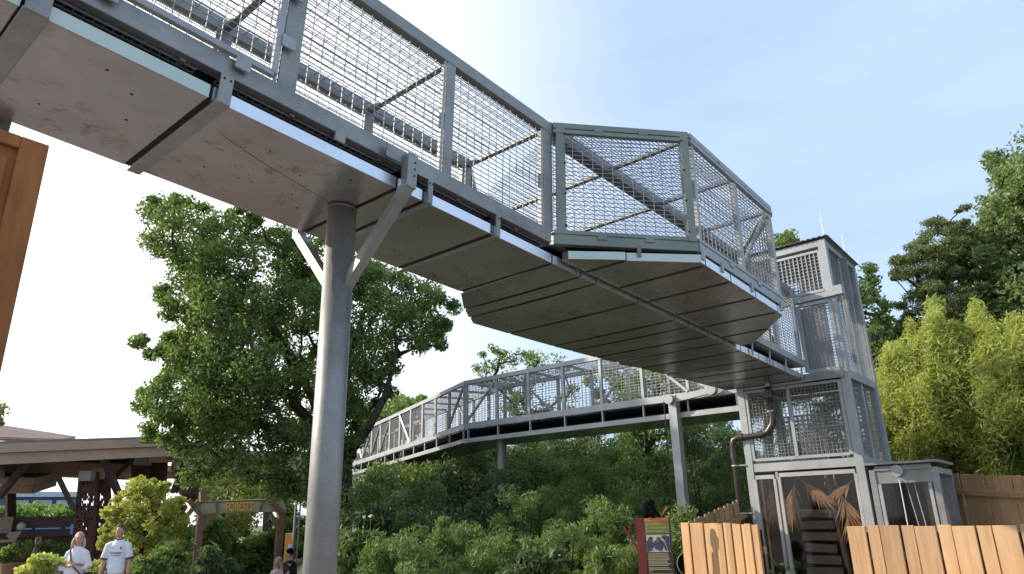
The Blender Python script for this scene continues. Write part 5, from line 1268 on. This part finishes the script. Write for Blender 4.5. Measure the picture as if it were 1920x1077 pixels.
sp = seated('seated person with long light hair and pale top left of the steel column', 530, 19.0, 1.02, 'pink', 'blonde', 'navy_cloth', (-.3, -1, 0), True)
sp2 = seated('person with dark hair in black mostly hidden by the steel column', 551, 18.6, 1.22, 'black_cloth', 'black', 'black_cloth', (-1, -.35, 0), False)
bn = thing('bench', V((sp.x + .2, sp.y, 0)), 'low timber bench under the seated pair beside the column', 'bench')
P('seat', 'slat', bn, lambda m: m.box(V((sp.x + .25, sp.y + .0, .16)), 1.3, .42, .06)); P('leg', 'slat', bn, lambda m: m.box(V((sp.x - .2, sp.y, .065)), .08, .36, .13)); P('leg', 'slat', bn, lambda m: m.box(V((sp.x + .7, sp.y, .065)), .08, .36, .13))
cp = gpos(637, 21); t, L, f, r, k = human('person', 'child in teal top half hidden in the bushes right of the steel column', V((cp.x, cp.y, 0)), (-.3, -1, 0), 1.32, None)
hc = L(0, .02, 1.635); hd = (f + Z3 * .05).normalized()
def cb_(m):
    head(m, L, hc, hd, k * 1.15)
    m.tube([L(0, 0, .9), L(0, 0, 1.2), L(0, 0, 1.42)], [(.13 * k, .1 * k), (.13 * k, .1 * k), (.13 * k, .09 * k)], 10); m.tube([L(0, 0, 1.4), L(0, 0, 1.55)], .05 * k, 8)
    for q in (-1, 1):
        m.tube([L(q * .09, 0, .95), L(q * .1, 0, .5), L(q * .1, 0, .08)], [.08 * k, .055 * k, .04 * k], 8); m.tube([L(q * .1, -.02, .05), L(q * .1, .15, .03)], .035 * k, 8)
        m.tube([L(q * .17, 0, 1.38), L(q * .24, 0, 1.12), L(q * .26, .06, .9)], [.05 * k, .04 * k, .028 * k], 8); hand(m, L(q * .26, .06, .9), -Z3 + f * .2, r * q, k)
P('body', 'skin', t, cb_, remesh=.01)
P('top', 'teal', t, lambda m: [m.tube([L(0, 0, .82), L(0, 0, 1.1), L(0, 0, 1.4), L(0, 0, 1.48)], [(.19 * k, .14 * k), (.17 * k, .13 * k), (.17 * k, .11 * k), (.07 * k, .07 * k)], 12)] + [m.tube([L(q * .14, 0, 1.4), L(q * .25, 0, 1.15)], .075 * k, 8) for q in (-1, 1)], remesh=.014)
P('shorts', 'teal', t, lambda m: [m.tube([L(q * .08, 0, .95), L(q * .11, 0, .55)], .1 * k, 8) for q in (-1, 1)], remesh=.014)
P('hair', 'blonde', t, lambda m: m.ell(hc + V((0, .02, .03)), .09 * k, .1 * k, .1 * k), remesh=.012)

# ------------------------------------------------------------------ light
SUN_AZ, SUN_EL = R(-82), R(27)
sd_ = V((math.sin(SUN_AZ) * math.cos(SUN_EL), math.cos(SUN_AZ) * math.cos(SUN_EL), math.sin(SUN_EL)))
ld = bpy.data.lights.new('sun', 'SUN'); ld.energy = 4.0; ld.angle = R(.6); ld.color = (1, .90, .76)
lo = bpy.data.objects.new('sun', ld); COL.objects.link(lo); lo.rotation_euler = sd_.to_track_quat('Z', 'Y').to_euler(); lo.location = (0, 0, 30)
wd_ = bpy.data.worlds.new('World'); scene.world = wd_; wd_.use_nodes = True; nt = wd_.node_tree
bg = nt.nodes['Background']
sky = N(nt, 'ShaderNodeTexSky', sky_type='NISHITA'); sky.sun_disc = False; sky.sun_elevation = SUN_EL; sky.sun_rotation = SUN_AZ; sky.dust_density = 2.2; sky.air_density = 1.0; sky.ozone_density = 1.2
tc = N(nt, 'ShaderNodeTexCoord')
dt = N(nt, 'ShaderNodeVectorMath', operation='DOT_PRODUCT'); dt.inputs[1].default_value = V((math.sin(R(-58)), math.cos(R(-58)), .35)).normalized()
nt.links.new(tc.outputs['Generated'], dt.inputs[0])
mp = N(nt, 'ShaderNodeMapping'); mp.inputs['Scale'].default_value = (.9, 1.6, 4.2); mp.inputs['Rotation'].default_value = (.2, .5, .6); nt.links.new(tc.outputs['Generated'], mp.inputs[0])
ns = noise(nt, mp.outputs[0], 1.7, 7, .55)
m1 = N(nt, 'ShaderNodeMapRange', interpolation_type='SMOOTHSTEP'); m1.inputs[1].default_value = .42; m1.inputs[2].default_value = .96; nt.links.new(dt.outputs['Value'], m1.inputs[0])
m2 = N(nt, 'ShaderNodeMapRange'); m2.inputs[1].default_value = .35; m2.inputs[2].default_value = .75; m2.inputs[3].default_value = .45; m2.inputs[4].default_value = .62; nt.links.new(ns, m2.inputs[0])
c1_ = mix(nt, m2.outputs[0], sky.outputs[0], (4.7, 6.0, 8.0))
col = mix(nt, m1.outputs[0], c1_, (9.0, 9.0, 9.2))
nt.links.new(col, bg.inputs[0]); bg.inputs[1].default_value = .15
scene.view_settings.view_transform = 'Standard'; scene.view_settings.look = 'None'; scene.view_settings.exposure = .35; scene.view_settings.gamma = 1
scene.cycles.max_bounces = 8; scene.cycles.transparent_max_bounces = 16
scene.cycles.use_denoising = True
